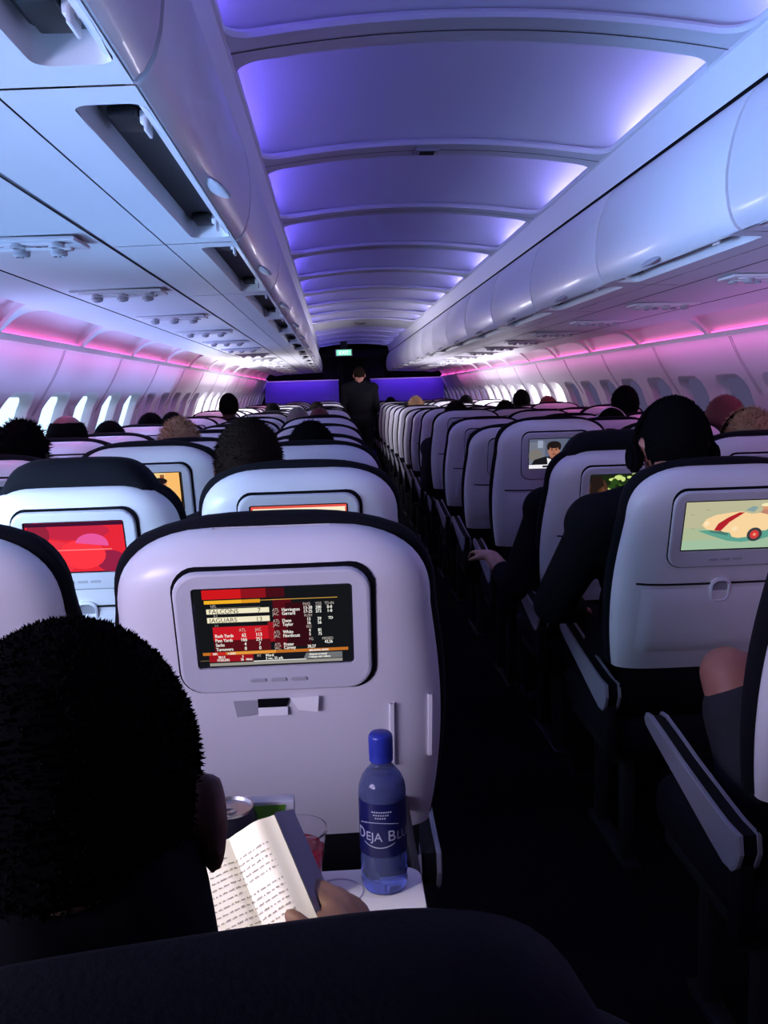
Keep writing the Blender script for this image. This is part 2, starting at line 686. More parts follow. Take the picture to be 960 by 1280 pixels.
def bin_parts(side, root):
    L = BAY - .007
    d = MB()
    # curved door with thickness and closed ends
    inner = [(b + .018, z + .003) for b, z in DOOR]
    loop = DOOR + inner[::-1]
    n = len(loop)
    ys = [0, .004, .012, L - .012, L - .004, L]
    ins = [.006, .002, 0, 0, .002, .006]
    d.grid(lambda i, j: (side * (loop[i][0] + ins[j]), ys[j], loop[i][1] + EYE), n, 6, wrap_u=True)
    d.add([(side * b, 0, z + EYE) for b, z in loop], [tuple(range(n))])
    d.add([(side * b, L, z + EYE) for b, z in loop], [tuple(range(n))])
    door = d.build('door', white, root, angle=35)
    # bin body: underside with the latch channel let into it
    b = MB()
    c0, c1, y0, y1 = .6315, .722, .07, L - .06
    zu = lambda x: zc(.3705 - (x - .624) * .026)
    xs = [.627, .6315, .722, .795]
    # border round the channel
    hole = rrect((c1 - c0) / 2, (y1 - y0) / 2, .022, 6)
    ring = rect_ring((c1 - c0) / 2 + .004, L / 2, 6)
    cx, cy = (c0 + c1) / 2, L / 2
    n = len(hole)
    rows = [[(side * (cx + p[0]), cy + p[1], zu(cx + p[0])) for p in ring],
            [(side * (cx + p[0]), cy + p[1], zu(cx + p[0])) for p in hole],
            [(side * (cx + p[0] * .97), cy + p[1] * .998, zu(cx) + .006) for p in hole],
            [(side * (cx + p[0] * .92), cy + p[1] * .99, zu(cx) + .036) for p in hole]]
    b.grid(lambda i, j: rows[j][i], n, 4, wrap_u=True)
    b.add(rows[3], [tuple(range(n))], 1)
    e = (c1 + .004)
    b.add([(side * e, 0, zu(e)), (side * .795, 0, zu(.795)), (side * .795, L, zu(.795)), (side * e, L, zu(e))], [(0, 1, 2, 3)])
    b.add([(side * .7985, 0, zu(.7985)), (side * .921, 0, zu(.921)), (side * .921, L, zu(.921)), (side * .7985, L, zu(.7985))], [(0, 1, 2, 3)])
    # top, back and end walls
    for yy in (0, L):
        b.add([(side * .66, yy, zc(.70)), (side * .66, yy, zc(.408)), (side * 1.1, yy, zc(.40)), (side * 1.25, yy, zc(.70))], [(0, 1, 2, 3)])
    b.add([(side * .66, 0, zc(.70)), (side * 1.25, 0, zc(.70)), (side * 1.25, L, zc(.70)), (side * .66, L, zc(.70))], [(0, 1, 2, 3)])
    body = b.build('bin_body', [panel, mat('channel_lining', (.05, .05, .055), .6)], root, angle=30)
    g = MB().box((side * .7968, L / 2, zu(.797) + .004), (.0036, L, .002))
    g.build('seam', gap_m, root, smooth=False)
    # two latch brackets in the channel
    for yy in (.20, L - .16):
        q = MB()
        q.box((side * .652, yy, zc(.378)), (.005, .042, .018), .0015)
        q.box((side * .652, yy, zc(.392)), (.020, .014, .018), .002)
        q.box((side * .684, yy + .02, zc(.396)), (.040, .085, .014), .004, mi=1)
        q.build('latch_bracket', [white, dark_gray], root)
    # paddle handle: shallow oval disc at the door's lower edge
    q = MB()
    q.ellipsoid((side * .606, L / 2 + .02, zc(.3795)), (.030, .062, .009), Matrix.Rotation(side * -.50, 3, 'Y'))
    h = q.build('paddle_handle', mid_gray, root)
    return root


for side, nm in ((-1, 'left'), (1, 'right')):
    proto = None
    k = 0
    y = 2.262 - 3 * BAY
    while y + BAY < Y1 + .1:
        k += 1
        lab = 'white curved-door overhead bin on the %s side, %s of its row from the rear' % (nm, ordinal[k - 1])
        if k >= 1:
            if proto is None:
                proto = thing('overhead_bin', lab, 'overhead bin', (side * 0, y, 0), 'overhead bins on the %s' % nm)
                bin_parts(side, proto)
            else:
                copy_thing(proto, (0, y, 0), lab)
        y += BAY
    # rounded end of the bin row
    e = MB()
    ye = y
    prof = DOOR + [(1.25, .70), (1.25, .375)]
    cb, cz = .90, .52
    def endcap(i, j):
        t = j / 5
        k_ = math.cos(t * PI / 2)
        b_, z_ = prof[i]
        return (side * (cb + (b_ - cb) * (.55 + .45 * k_)), ye + .16 * math.sin(t * PI / 2), zc(cz + (z_ - cz) * (.5 + .5 * k_)))
    e.grid(endcap, len(prof), 6, wrap_u=True)
    e.add([endcap(i, 5) for i in range(len(prof))], [tuple(range(len(prof)))])
    structure(e.build('trim_%d' % (14 if side < 0 else 15), white, angle=40))

# ------------------------------------------------------------------ passenger service units
lamp_lit = glow('lit_reading_lens', (1, .97, .92), 2.2)


def service_unit(root, side):
    p = MB()
    p.box((0, 0, .0), (.30, .135, .010), .004)
    p.build('panel', panel, root)
    q = MB()
    q.box((-.005, -.042, -.006), (.235, .030, .010), .0045, 3)
    q.box((.01, .040, -.006), (.215, .028, .010), .0045, 3)
    q.build('raised_ridge', white, root)
    for i in range(3):
        n = MB()
        x = -.085 + .085 * i
        n.lathe([(.019, 0), (.019, -.012), (.014, -.016), (.013, -.010), (.004, -.009), (.004, -.018), (.0005, -.019)], (x, .040, -.008), 18)
        n.build('air_nozzle', mid_gray, root)
        r = MB()
        r.lathe([(.017, 0), (.017, -.007), (.012, -.009), (.0115, -.004)], (x + .02, -.042, -.008), 18)
        rl = r.build('reading_lamp', mid_gray, root)
        MB().lathe([(.0115, 0), (.0005, -.002)], (x + .02, -.042, -.0115), 16).build('lens', white if i else dark_gray, rl)
    s = MB().box((.05, -.002, -.006), (.045, .010, .003), .001)
    s.box((.05, -.002, -.0065), (.012, .018, .003), .001)
    s.build('call_button', dark_gray, root)
    t = MB()
    for i in range(2):
        for j in range(9):
            t.box((-.12 + .011 * j, -.006 + .010 * i, -.0055), (.008, .0035, .001))
    t.build('speaker_slots', dark_gray, root)


RN = ['first', 'second', 'third', 'fourth', 'fifth', 'sixth', 'seventh', 'eighth', 'ninth', 'tenth', 'eleventh', 'twelfth', 'thirteenth',
      'fourteenth', 'fifteenth', 'sixteenth', 'seventeenth', 'eighteenth', 'nineteenth', 'twentieth']
for side, nm in ((-1, 'left'), (1, 'right')):
    y = 2.13 if side < 0 else 2.10
    proto = None
    for k in range(14):
        lab = 'white service panel with lamps and air nozzles above the %s seats, %s ahead' % (nm, RN[k])
        loc = (side * 1.11, y, zc(.353))
        if proto is None:
            proto = thing('service_panel', lab, 'service panel', loc, 'service panels on the %s' % nm)
            service_unit(proto, side)
            proto.rotation_euler = (0, 0, 0 if side < 0 else PI)
        else:
            copy_thing(proto, loc, lab)
        y += 1.0

# ------------------------------------------------------------------ partition, galley and exit sign at the front
lilac = mat('violet_partition_panel', (.16, .09, .62), .35, noise=.1, nscale=3)
galley = mat('dark_galley_curtain', (.010, .010, .013), .8, noise=.2, nscale=30)
for side, nm in ((-1, 'left'), (1, 'right')):
    pr = thing('cabin_partition', 'violet-lit partition panel across the %s side of the cabin front' % nm, 'partition', (side * .99, Y1, 0))
    q = MB()
    q.box((0, 0, .80), (1.38, .05, 1.56), .012)
    q.build('panel', lilac, pr)
    MB().box((0, 0, 1.592), (1.40, .06, .022), .006).build('top_rail', white, pr)
    MB().box((0, 0, .015), (1.36, .06, .03), .004).build('kick_plate', dark_gray, pr)
for side in (-1, 1):
    area('partition_lamp_glow', (side * 1.0, Y1 - .25, 1.66), (0, .5, -1), 1.2, .05, 2.2, (.34, .14, 1.0))
structure(MB().box((0, Y1 + 1.35, 1.2), (4.2, .06, 2.6)).build('wall_front', galley, smooth=False))
structure(MB().box((0, Y0 - .02, 1.2), (4.2, .04, 2.6)).build('wall_rear', panel, smooth=False))
cur = MB()
for side in (-1, 1):
    cur.grid(lambda i, j: (side * (.30 + .0105 * i), Y1 + .22 + .022 * math.sin(i * 1.3), .02 + 2.02 * j), 32, 2)
hd = MB().box((0, Y1 + .22, 2.08), (1.3, .06, .14), .01)
for side in (-1, 1):
    c = MB()
    c.grid(lambda i, j: (side * (.20 + .0125 * i), Y1 + .22 + .022 * math.sin(i * 1.3), .02 + 1.99 * j), 32, 2)
    c.grid(lambda i, j: (side * (.20 + .0125 * i), Y1 + .228 + .022 * math.sin(i * 1.3), .02 + 1.99 * j), 32, 2)
    tag(c.build('galley_curtain', galley, recalc=False), 'dark curtain hanging on the %s side of the front galley opening' % ('left' if side < 0 else 'right'), 'curtain')
structure(hd.build('trim_16', galley))
ex = thing('exit_sign', 'small lit green exit sign under the front end of the ceiling', 'sign', (-.195, 16.1, 2.055))
MB().box((0, 0, 0), (.30, .04, .12), .008).build('housing', white, ex)
MB().box((0, 0, .125), (.12, .03, .16), .005).build('hanger', dark_gray, ex)
fc = MB().box((0, -.0215, 0), (.26, .004, .095), .002).build('face', glow('exit_green', (.25, .95, .55), 1.3), ex)
vs, fs = text_mesh('EXIT', .085, 'CENTER')
tm = MB().add([(v[0], -.0245, v[1] - .03) for v in vs], fs)
tm.build('exit_letters', glow('exit_white', (1, 1, 1), 1.5), fc, smooth=False)

# ------------------------------------------------------------------ seats
SB = .545                          # seat shell length along its own back


def hw(s):
    """half width of the shell at distance s below its top edge"""
    if s < .135:
        t = s / .135
        return .085 + (.234 - .085) * (1 - (1 - t) ** 2.8) ** (1 / 2.1)
    if s < .34:
        return .234 + .018 * math.sin((s - .135) / .205 * PI / 2)
    return .252 - .018 * ((s - .34) / .205) ** 2


class Back:
    def __init__(self, theta, ztop):
        self.c, self.s, self.z = math.cos(theta), math.sin(theta), ztop

    def __call__(self, x, d, s):
        return (x, -d * self.c + s * self.s, self.z - s * self.c - d * self.s)


def bulge(u, s):
    """depth of the shell behind the seat at relative width u"""
    t = min(1, s / .075)
    top = math.sqrt(max(0, 1 - (1 - t) ** 2))
    low = 1 - .45 * max(0, (s - .36) / .185) ** 2
    return .058 * top * low * max(0., 1 - abs(u) ** 5) ** .5 + .004


def on_back(s, x):
    return bulge(x / hw(s), s)


def make_seat(label, theta, ztop, pads=False, armrest_side=0, screen='off', deployed=False, group=None):
    B = Back(theta, ztop)
    root = thing('passenger_seat', label, 'seat', (0, 0, 0), group)
    sh = MB()
    NU, NV = 35, 30
    sv = [SB * (j / (NV - 1)) ** 1.6 for j in range(NV)]

    def shell(i, j):
        u = -1 + 2 * i / (NU - 1)
        u = math.copysign(1 - (1 - abs(u)) ** 1.7, u)
        s = sv[j]
        d = bulge(u, s)
        if deployed and .30 < s and abs(u) < .66:
            pass
        return B(u * hw(s), d, s)
    sh.grid(shell, NU, NV)
    # front face of the shell so that it is closed
    sh.grid(lambda i, j: B((-1 + 2 * i / (NU - 1)) * hw(sv[j]) * .995, -.002, sv[j]), NU, NV)
    sh.grid(lambda i, j: B((-1 + 2 * i / (NU - 1)) * hw(SB), (bulge(-1 + 2 * i / (NU - 1), SB) if j else -.002), SB), NU, 2)
    for e in (-1, 1):
        sh.grid(lambda i, j: B(e * hw(sv[j]) * (1 if i else .995), (.004 if i else -.002), sv[j]), 2, NV)
    sh.build('back_shell', white, root, angle=48)
    # front cushion: a dark pad slightly larger than the shell, showing as a rim
    cu = MB()
    prof = [(-.004, -.003), (.006, -.008), (.010, -.020), (.006, -.042), (-.012, -.070), (-.05, -.095), (-.10, -.105)]

    def pad(i, j):
        # i walks the outline: up the left side, over the top, down the right side
        n = 57
        o, d = prof[j]
        t = i / (n - 1) * 2 - 1
        s = SB * (abs(t) ** 1.9)
        x = math.copysign(1, t) * hw(s) if abs(t) > .0 else 0
        if abs(t) < .22:
            x = t / .22 * hw(SB * .22 ** 1.9)
            s = SB * .22 ** 1.9 * (abs(t) / .22) ** 3
            x = t / .22 * hw(SB * .22 ** 1.9)
        # push outwards from a centre low on the back
        cxn, csn = x, s - .26
        L = math.hypot(cxn, csn)
        return B(x + o * cxn / L * 1.15, d, s + o * csn / L - .002)
    cu.grid(pad, 57, len(prof))
    cu.add([pad(i, len(prof) - 1) for i in range(57)], [tuple(range(57))])
    cu.build('back_cushion', navy, root, angle=60)
    if pads:
        # thick winged headrest cover riding above the shell
        h = MB()
        pr = [(.000, .012), (.012, .016), (.030, .004), (.038, -.03), (.03, -.07), (.0, -.10)]

        def cover(i, j):
            n = 33
            o, d = pr[j]
            t = -1 + 2 * i / (n - 1)
            x = .205 * math.copysign(abs(t) ** .8, t)
            s = .008 + .16 * abs(t) ** 5
            return B(x * (1 + o), d, s - .012 - o * (1 - .6 * abs(t) ** 4) - (.010 * (1 - t * t) if j > 1 else 0))
        h.grid(cover, 33, len(pr))
        h.add([cover(i, len(pr) - 1) for i in range(33)], [tuple(range(33))])
        h.add([cover(i, 0) for i in range(33)], [tuple(range(33))])
        h.build('headrest', navy, root, angle=60)
    # monitor: dark recess outline, raised frame, screen, buttons
    mc, mw, mh = .141, .141, .099
    outl = rrect(mw, mh, .035, 6)
    n = len(outl)

    def ring(k, d, off=(0, 0)):
        return [B(p[0] * k + off[0], on_back(max(.02, mc - p[1] * k), p[0] * k) * .35 + .058 * .65 + d, mc - p[1] * k + off[1]) for p in outl]

    def gring(k, d, off):
        return [B(p[0] * k + off[0], on_back(max(.02, mc - p[1] * k), p[0] * k) + d, mc - p[1] * k + off[1]) for p in outl]
    rc = MB()
    rows = [gring(1.035, -.010, (.0022, -.0022)), gring(1.035, .0012, (.0022, -.0022)), gring(.93, .0016, (.0, .0))]
    rc.grid(lambda i, j: rows[j][i], n, 3, wrap_u=True)
    rc.add(rows[2], [tuple(range(n))])
    rc.build('recess_gap', gap_m, root, smooth=False)
    fr = MB()
    rows = [ring(1.0, -.012), ring(1.0, .004), ring(.985, .0075), ring(.96, .0085)]
    fr.grid(lambda i, j: rows[j][i], n, 4, wrap_u=True)
    sx, sy, sc = .1105, .0625, -.010
    scr = rrect(sx + .004, sy + .004, .006, 6)

    def sring(k, d, add=0):
        return [B(p[0], .058 + d, mc + sc - p[1] * k) for p in scr]
    r4 = sring(1, .0085)
    r5 = sring(1, .0045)
    fr.grid(lambda i, j: (rows[3], r4, r5)[j][i], n, 3, wrap_u=True)
    frame_o = fr.build('monitor_frame', mat('monitor_frame_plastic', (.60, .60, .64), .36), root, angle=30)
    sp = MB().add(r5, [tuple(range(n))])
    scm = mat('screen_glass_off', (.012, .012, .016), .12)
    so = sp.build('screen', scm, root, smooth=False)
    bt = MB()
    for i in range(3):
        cx = (-.028 + .030 * i)
        o1 = rrect(.0125, .0035, .0034, 3)
        m_ = len(o1)
        ra = [B(cx + p[0], .0672, mc + .078 - p[1]) for p in o1]
        rb = [B(cx + p[0] * .9, .0690, mc + .078 - p[1] * .8) for p in o1]
        bt.grid(lambda i_, j_: (ra, rb)[j_][i_], m_, 2, wrap_u=True)
        bt.add(rb, [tuple(range(m_))], 0)
    bt.build('button', mid_gray, root, smooth=False)
    if not deployed:
        # stowed tray table with its latch
        t0, t1 = .288, .500
        tr = MB()

        def tray(i, j):
            t = j / 7
            s = t0 + (t1 - t0) * t
            u = -1 + 2 * i / 16
            return B(u * .205, on_back(s, u * .205) + (-.004 if (i in (0, 16) or j in (0, 7)) else .006), s)
        tr.grid(tray, 17, 8)
        tr.build('tray_table', white, root, angle=60)
        ln = MB()
        ln.grid(lambda i, j: B((-1 + 2 * i / 16) * .208, on_back(t0, (-1 + 2 * i / 16) * .208) + .0015, t0 - .004 + .006 * j), 17, 2)
        ln.build('tray_gap', dark_gray, root, smooth=False)
        lt = MB()
        o1 = rrect(.026, .033, .02, 6)
        m_ = len(o1)
        A_ = lambda k, d: [B(p[0] * k, d, .305 - p[1] * k) for p in o1]
        rws = [A_(1, .052), A_(1, .068), A_(.82, .070), A_(.74, .064)]
        lt.grid(lambda i, j: rws[j][i], m_, 4, wrap_u=True)
        lt.add(rws[3], [tuple(range(m_))], 1)
        lt.build('tray_latch', [mat('latch_plastic', (.8, .8, .84), .25), shadow_gray], root, angle=30)
        # recline gaps: lower literature pocket lip
    else:
        # open recess: side slots and the empty latch catch
        for sx_ in (-1, 1):
            q = MB()
            for xa, wd in ((.170, .0055), (.231, .0055)):
                q.grid(lambda i, j: B(sx_ * (xa + wd * (-1, -.5, .5, 1)[i]), on_back(.275 + .115 * j / 4, xa) + (-.003, .006, .006, -.003)[i], .275 + .115 * j / 4), 4, 5)
            q.build('tray_arm_slot', white, root, angle=30)
        lt = MB()
        c0 = .262
        fa = lambda x, d, s: B(x - .006, d + .007, s)
        lt.add([fa(-.062, .060, c0 - .008), fa(-.026, .0575, c0 - .006), fa(-.026, .058, c0 + .018), fa(-.058, .0615, c0 + .020)], [(0, 1, 2, 3)], 1)
        lt.add([fa(-.026, .0575, c0 - .008), fa(.022, .0575, c0 - .008), fa(.016, .0575, c0 + .010), fa(-.026, .0575, c0 + .010)], [(0, 1, 2, 3)], 2)
        lt.add([fa(-.026, .0585, c0 + .007), fa(.018, .0585, c0 + .007), fa(.018, .0615, c0 + .020), fa(-.026, .0615, c0 + .020)], [(0, 1, 2, 3)], 0)
        lt.add([fa(.022, .058, c0 - .008), fa(.066, .0622, c0 - .012), fa(.063, .0632, c0 + .016), fa(.034, .060, c0 + .013)], [(0, 1, 2, 3)], 0)
        lt.build('latch_catch', [mat('latch_tag_plastic', (.9, .9, .88), .4), mid_gray, gap_m], root, smooth=False, recalc=False)
    # lower back: dark fabric literature pocket
    lp = MB()
    lp.grid(lambda i, j: B((-1 + i / 6) * .215, .020 + (.020 if 0 < j < 4 else 0) - .01 * abs(-1 + i / 6) ** 4, SB - .03 + .19 * j / 4), 13, 5)
    lp.grid(lambda i, j: B((-1 + i / 6) * .215, -.01, SB - .03 + .19 * j / 4), 13, 5)
    lp.build('seat_pocket', blackfab, root, angle=50)
    # seat cushion, pan, legs
    yb = SB * math.sin(theta)
    MB().box((0, yb + .26, .42), (.46, .50, .13), .045, 4).build('seat_cushion', navy, root)
    MB().box((0, yb + .27, .34), (.42, .42, .03), .008).build('seat_pan', dark_gray, root)
    for sx_ in (-1, 1):
        q = MB()
        q.box((sx_ * .15, yb + .12, .17), (.035, .05, .33), .008)
        q.box((sx_ * .15, yb + .36, .17), (.035, .05, .33), .008)
        q.box((sx_ * .15, yb + .24, .012), (.05, .36, .024), .006)
        q.build('leg', dark_gray, root)
    if armrest_side:
        # raised-tip armrest: two pale side plates with a dark pad between
        ax = armrest_side * .232
        out = [(.135, .515), (.122, .545), (.128, .578), (.185, .578), (.25, .585), (.40, .605), (.50, .622), (.57, .632), (.598, .629), (.606, .617), (.596, .606), (.55, .592), (.40, .552), (.24, .508), (.19, .496), (.155, .498)]
        n = len(out)
        for e, nm_ in ((-1, 'inner'), (1, 'outer')):
            q = MB()
            x0, x1 = ax + e * .013, ax + e * .022
            rows = [[(x0, y, z) for y, z in out], [(x1 - e * .002, y, z) for y, z in out],
                    [(x1, .36 + (y - .36) * .985, .56 + (z - .56) * .93) for y, z in out]]
            q.grid(lambda i, j: rows[j][i], n, 3, wrap_u=True)
            q.add(rows[2], [tuple(range(n))])
            q.add(rows[0], [tuple(range(n))])
            q.build('armrest_plate', mat('armrest_plastic', (.27, .27, .31), .45), root, angle=30)
        q = MB()
        rows = [[(ax - .0135, .36 + (y - .36) * .98, .56 + (z - .56) * .92) for y, z in out], [(ax + .0135, .36 + (y - .36) * .98, .56 + (z - .56) * .92) for y, z in out]]
        q.grid(lambda i, j: rows[j][i], n, 2, wrap_u=True)
        q.box((ax, .16, .44), (.03, .05, .16), .008)
        q.build('armrest_pad', blackfab, root, angle=40)
    root['_b'] = 0
    del root['_b']
    return root, B, so


def picture(screen_obj, B, polys, name='picture'):
    """flat coloured shapes on a lit screen; u runs left to right, v bottom to top"""
    mc, sx, sy, sc = .141, .1105, .0625, -.010
    mb = MB()
    cols, mats_ = {}, []
    for k, (pts, rgb) in enumerate(polys):
        if rgb not in cols:
            cols[rgb] = len(mats_)
            mats_.append(pixel_glow(rgb))
        P = [B((2 * u - 1) * sx, .0632 + .00006 * k, mc + sc - (2 * v - 1) * sy) for u, v in pts]
        mb.add(P, [tuple(range(len(P)))], cols[rgb])
    return mb.build(name, mats_, screen_obj, smooth=False, recalc=False)


def circ(cx, cy, rx, ry=None, n=20, a0=0, a1=360):
    ry = rx if ry is None else ry
    return [(cx + rx * math.cos(math.radians(a0 + (a1 - a0) * i / n)), cy + ry * math.sin(math.radians(a0 + (a1 - a0) * i / n))) for i in range(n + (0 if a1 - a0 == 360 else 1))]


def rect(u0, v0, u1, v1):
    return [(u0, v0), (u1, v0), (u1, v1), (u0, v1)]


FULL = rect(0, 0, 1, 1)


def row_y(k):
    return 1.30 + .81 * (k - 1)


XC = {'A': -1.525, 'B': -1.010, 'C': -.494, 'D': .510, 'E': 1.020, 'F': 1.525}
PLACE = {'A': 'window seat on the left', 'B': 'middle seat on the left', 'C': 'aisle seat left of the aisle', 'D': 'aisle seat right of the aisle',
         'E': 'middle seat on the right', 'F': 'window seat on the right'}
TH_R, TH_U = math.radians(15), math.radians(9)
NROW = 19
protos = {}


def arm_of(c):
    return {'A': 1, 'B': 1, 'C': 1, 'D': -1, 'E': -1, 'F': -1}[c]


def seat_variant(var, c):
    key = (var, arm_of(c))
    if key not in protos:
        th, zt = {'r': (TH_R, 1.176), 'u': (TH_U, 1.212), 'm': (math.radians(12), 1.192)}[var]
        protos[key] = make_seat('x', th, zt, armrest_side=arm_of(c))
        protos[key][0]['_fresh'] = True
    return protos[key]


SPECIAL = {}


def special(c, k, label, th, zt, dy=0, dx=0, **kw):
    root, B, so = make_seat(label, th, zt, armrest_side=arm_of(c), **kw)
    root.location = (XC[c] + dx, row_y(k) + dy, 0)
    SPECIAL[(c, k)] = (root, B, so)
    return root, B, so


# the near seats, each with its own screen
r0, B0, s0 = special('C', 0, 'dark seat top of the man reading, along the bottom of the picture', TH_R, 1.076, dy=-.195, dx=.036, pads=True)
r0.rotation_euler = (0, 0, .15)
special('B', 1, 'white seat back with dark rim, cut by the left edge beside the football screen', TH_R, 1.176, dx=-.040)
rC1, BC1, sC1 = special('C', 1, 'white seat back showing the football scoreboard, tray table let down', TH_R, 1.170, dx=-.008, deployed=True)
rB2, BB2, sB2 = special('B', 2, 'white seat back with a red screen and a dark padded headrest on top', TH_R, 1.165, pads=True)
rC2, BC2, sC2 = special('C', 2, 'white seat back with a pale cream screen, just ahead of the football screen', TH_R, 1.186)
rB3, BB3, sB3 = special('B', 3, 'white seat back whose screen shows two people in a lit room', TH_R, 1.205)
rD2, BD2, sD2 = special('D', 2, 'large white seat back at right showing a drawn cream race car', TH_R, 1.160, dx=.024)
rD3, BD3, sD3 = special('D', 3, 'white seat back showing a man before green trees, dark padded headrest ahead', TH_R, 1.150, dx=.028, pads=True)
rD4, BD4, sD4 = special('D', 4, 'white seat back whose screen shows a man in a suit', TH_U, 1.222)
rD5, BD5, sD5 = special('D', 5, 'white aisle seat back on the right with an amber screen edge', TH_R, 1.16)
rE5, BE5, sE5 = special('E', 5, 'white middle seat back on the right with a red screen, behind white headphones', TH_R, 1.18)
rE6, BE6, sE6 = special('E', 6, 'white middle seat back on the right with a red screen, further ahead', TH_R, 1.18)

picture(sB2, BB2, [(FULL, (232, 40, 58)), (circ(.25, .30, .25, .36), (238, 52, 72)), (circ(.5, .82, .36, .18), (200, 40, 70)), (circ(.12, .78, .12, .24), (150, 36, 62)),
                   (circ(.84, .2, .16, .22), (150, 34, 70)), (circ(.55, .35, .24, .3), (255, 56, 70)),
                   (circ(.66, .55, .17, .22, a0=-10, a1=170), (236, 88, 160)), (rect(.28, .44, .86, .455), (255, 150, 150)), (rect(0, .93, 1, 1), (60, 20, 50))])
picture(sC2, BC2, [(FULL, (250, 236, 205)), (rect(0, .955, 1, 1), (226, 80, 70)), (rect(0, .70, .02, .96), (226, 80, 70)), (rect(.985, .0, 1, .95), (226, 90, 80)), (rect(.86, .90, .93, .95), (255, 240, 200)),
                   (rect(.05, .76, .2, .78), (236, 180, 140)), (rect(.05, .66, .26, .68), (236, 190, 150)), (rect(.05, .5, .9, .52), (240, 206, 170))])
picture(sB3, BB3, [(FULL, (212, 160, 96)), (rect(0, .6, 1, 1), (240, 206, 140)), (circ(.3, .8, .2, .14), (255, 236, 190)), (rect(.78, .3, 1, 1), (250, 190, 110)), (rect(.70, .5, .76, .95), (150, 90, 50)),
                   (rect(0, 0, 1, .14), (255, 244, 224)), ([(.10, .14), (.14, .42), (.26, .52), (.40, .5), (.5, .35), (.5, .14)], (48, 50, 66)), (circ(.30, .62, .085, .13), (120, 70, 50)),
                   (circ(.30, .68, .08, .08), (40, 28, 26)), ([(.52, .14), (.55, .45), (.66, .55), (.80, .5), (.86, .3), (.86, .14)], (70, 30, 40)), (circ(.70, .70, .085, .13), (200, 140, 100)),
                   (circ(.69, .78, .11, .09), (30, 22, 26)), ([(.5, .14), (.56, .36), (.70, .40), (.74, .14)], (226, 180, 110)), (rect(.975, 0, 1, 1), (16, 12, 14))])
picture(sD2, BD2, [(FULL, (186, 184, 150)), (rect(0, .0, 1, .46), (172, 186, 150)), (rect(0, 0, 1, .20), (160, 190, 160)),
                   ([(.16, .40), (.30, .30), (.5, .17), (.66, .13), (.86, .17), (1, .24), (1, .62), (.86, .5), (.5, .42)], (92, 160, 142)),
                   ([(.20, .52), (.24, .64), (.34, .72), (.5, .76), (.62, .78), (.74, .72), (.86, .74), (1, .78), (1, .46), (.92, .36), (.86, .36), (.84, .26), (.62, .22), (.55, .25), (.52, .34), (.40, .37), (.25, .43)], (248, 212, 158)),
                   ([(.34, .40), (.38, .54), (.48, .66), (.60, .76), (.66, .755), (.58, .66), (.50, .56), (.42, .38)], (178, 34, 44)),
                   ([(.415, .385), (.50, .555), (.60, .68), (.612, .675), (.52, .55), (.44, .385)], (248, 206, 160)),
                   ([(.30, .40), (.42, .38), (.50, .33), (.50, .28), (.36, .34), (.29, .37)], (70, 120, 110)), (circ(.57, .42, .035, .05), (250, 224, 180)), (circ(.25, .55, .03, .05), (255, 228, 186)),
                   (circ(.80, .285, .085, .145), (60, 62, 66)), (circ(.80, .285, .05, .09), (214, 60, 60)), (circ(.80, .285, .018, .03), (240, 150, 120)),
                   ([(.66, .80), (.74, .88), (.80, .86), (.76, .76)], (130, 160, 160)), (circ(.89, .84, .04, .07), (214, 150, 110)), (circ(.885, .90, .055, .035), (245, 232, 180)), ([(.83, .74), (.86, .80), (.97, .80), (1, .72), (1, .66)], (190, 130, 110)),
                   (rect(.22, .83, .27, .838), (150, 140, 90)), (rect(.06, .74, .10, .748), (150, 140, 90)), (rect(.08, .45, .12, .458), (140, 140, 100))])
leaf = []
rl = random.Random(3)
for i in range(46):
    leaf.append((circ(.30 + .70 * rl.random(), .40 + .6 * rl.random(), .03 + .04 * rl.random(), .03 + .05 * rl.random(), 8), rl.choice([(86, 128, 40), (150, 190, 80), (40, 70, 26), (28, 48, 20), (200, 220, 130), (60, 96, 34)])))
picture(sD3, BD3, [(FULL, (26, 38, 20))] + leaf + [([(.28, 0), (.40, .18), (.62, .30), (.85, .36), (1, .44), (1, 0)], (240, 236, 236)), (rect(0, 0, .26, .22), (18, 18, 26)),
                   (circ(.11, .58, .15, .34), (70, 44, 32)), ([(.0, .28), (0, .98), (.16, .98), (.20, .72), (.12, .60), (.12, .3)], (34, 24, 22)), ([(.18, .68), (.25, .54), (.2, .36), (.14, .4)], (96, 58, 40)),
                   (rect(0, .22, .22, .31), (110, 190, 206))])
picture(sD4, BD4, [(FULL, (92, 100, 124)), (rect(0, .16, .30, .9), (112, 118, 134)), (circ(.12, .45, .13, .2), (120, 116, 112)), (rect(.72, .1, 1, 1), (70, 84, 116)), (rect(.16, .70, .26, .95), (150, 160, 186)),
                   ([(.04, .12), (.10, .30), (.30, .40), (.64, .40), (.88, .30), (.95, .12)], (24, 24, 30)), ([(.36, .12), (.34, .36), (.47, .26), (.60, .36), (.58, .12)], (236, 236, 240)),
                   (rect(.40, .34, .54, .48), (150, 98, 80)), (circ(.47, .62, .115, .25), (172, 114, 92)), (circ(.47, .80, .125, .12), (30, 24, 24)), (circ(.365, .74, .03, .12), (34, 27, 26)), (circ(.575, .74, .03, .12), (34, 27, 26)),
                   (circ(.43, .635, .02, .022), (50, 30, 28)), (circ(.515, .635, .02, .022), (50, 30, 28)), (rect(.405, .675, .455, .69), (60, 36, 32)), (rect(.49, .675, .54, .69), (60, 36, 32)),
                   ([(.47, .62), (.492, .54), (.45, .54)], (146, 92, 74)), (circ(.472, .475, .045, .018), (116, 60, 56)), (rect(0, 0, 1, .13), (240, 238, 244)), (rect(.26, .03, .42, .10), (40, 40, 50))])
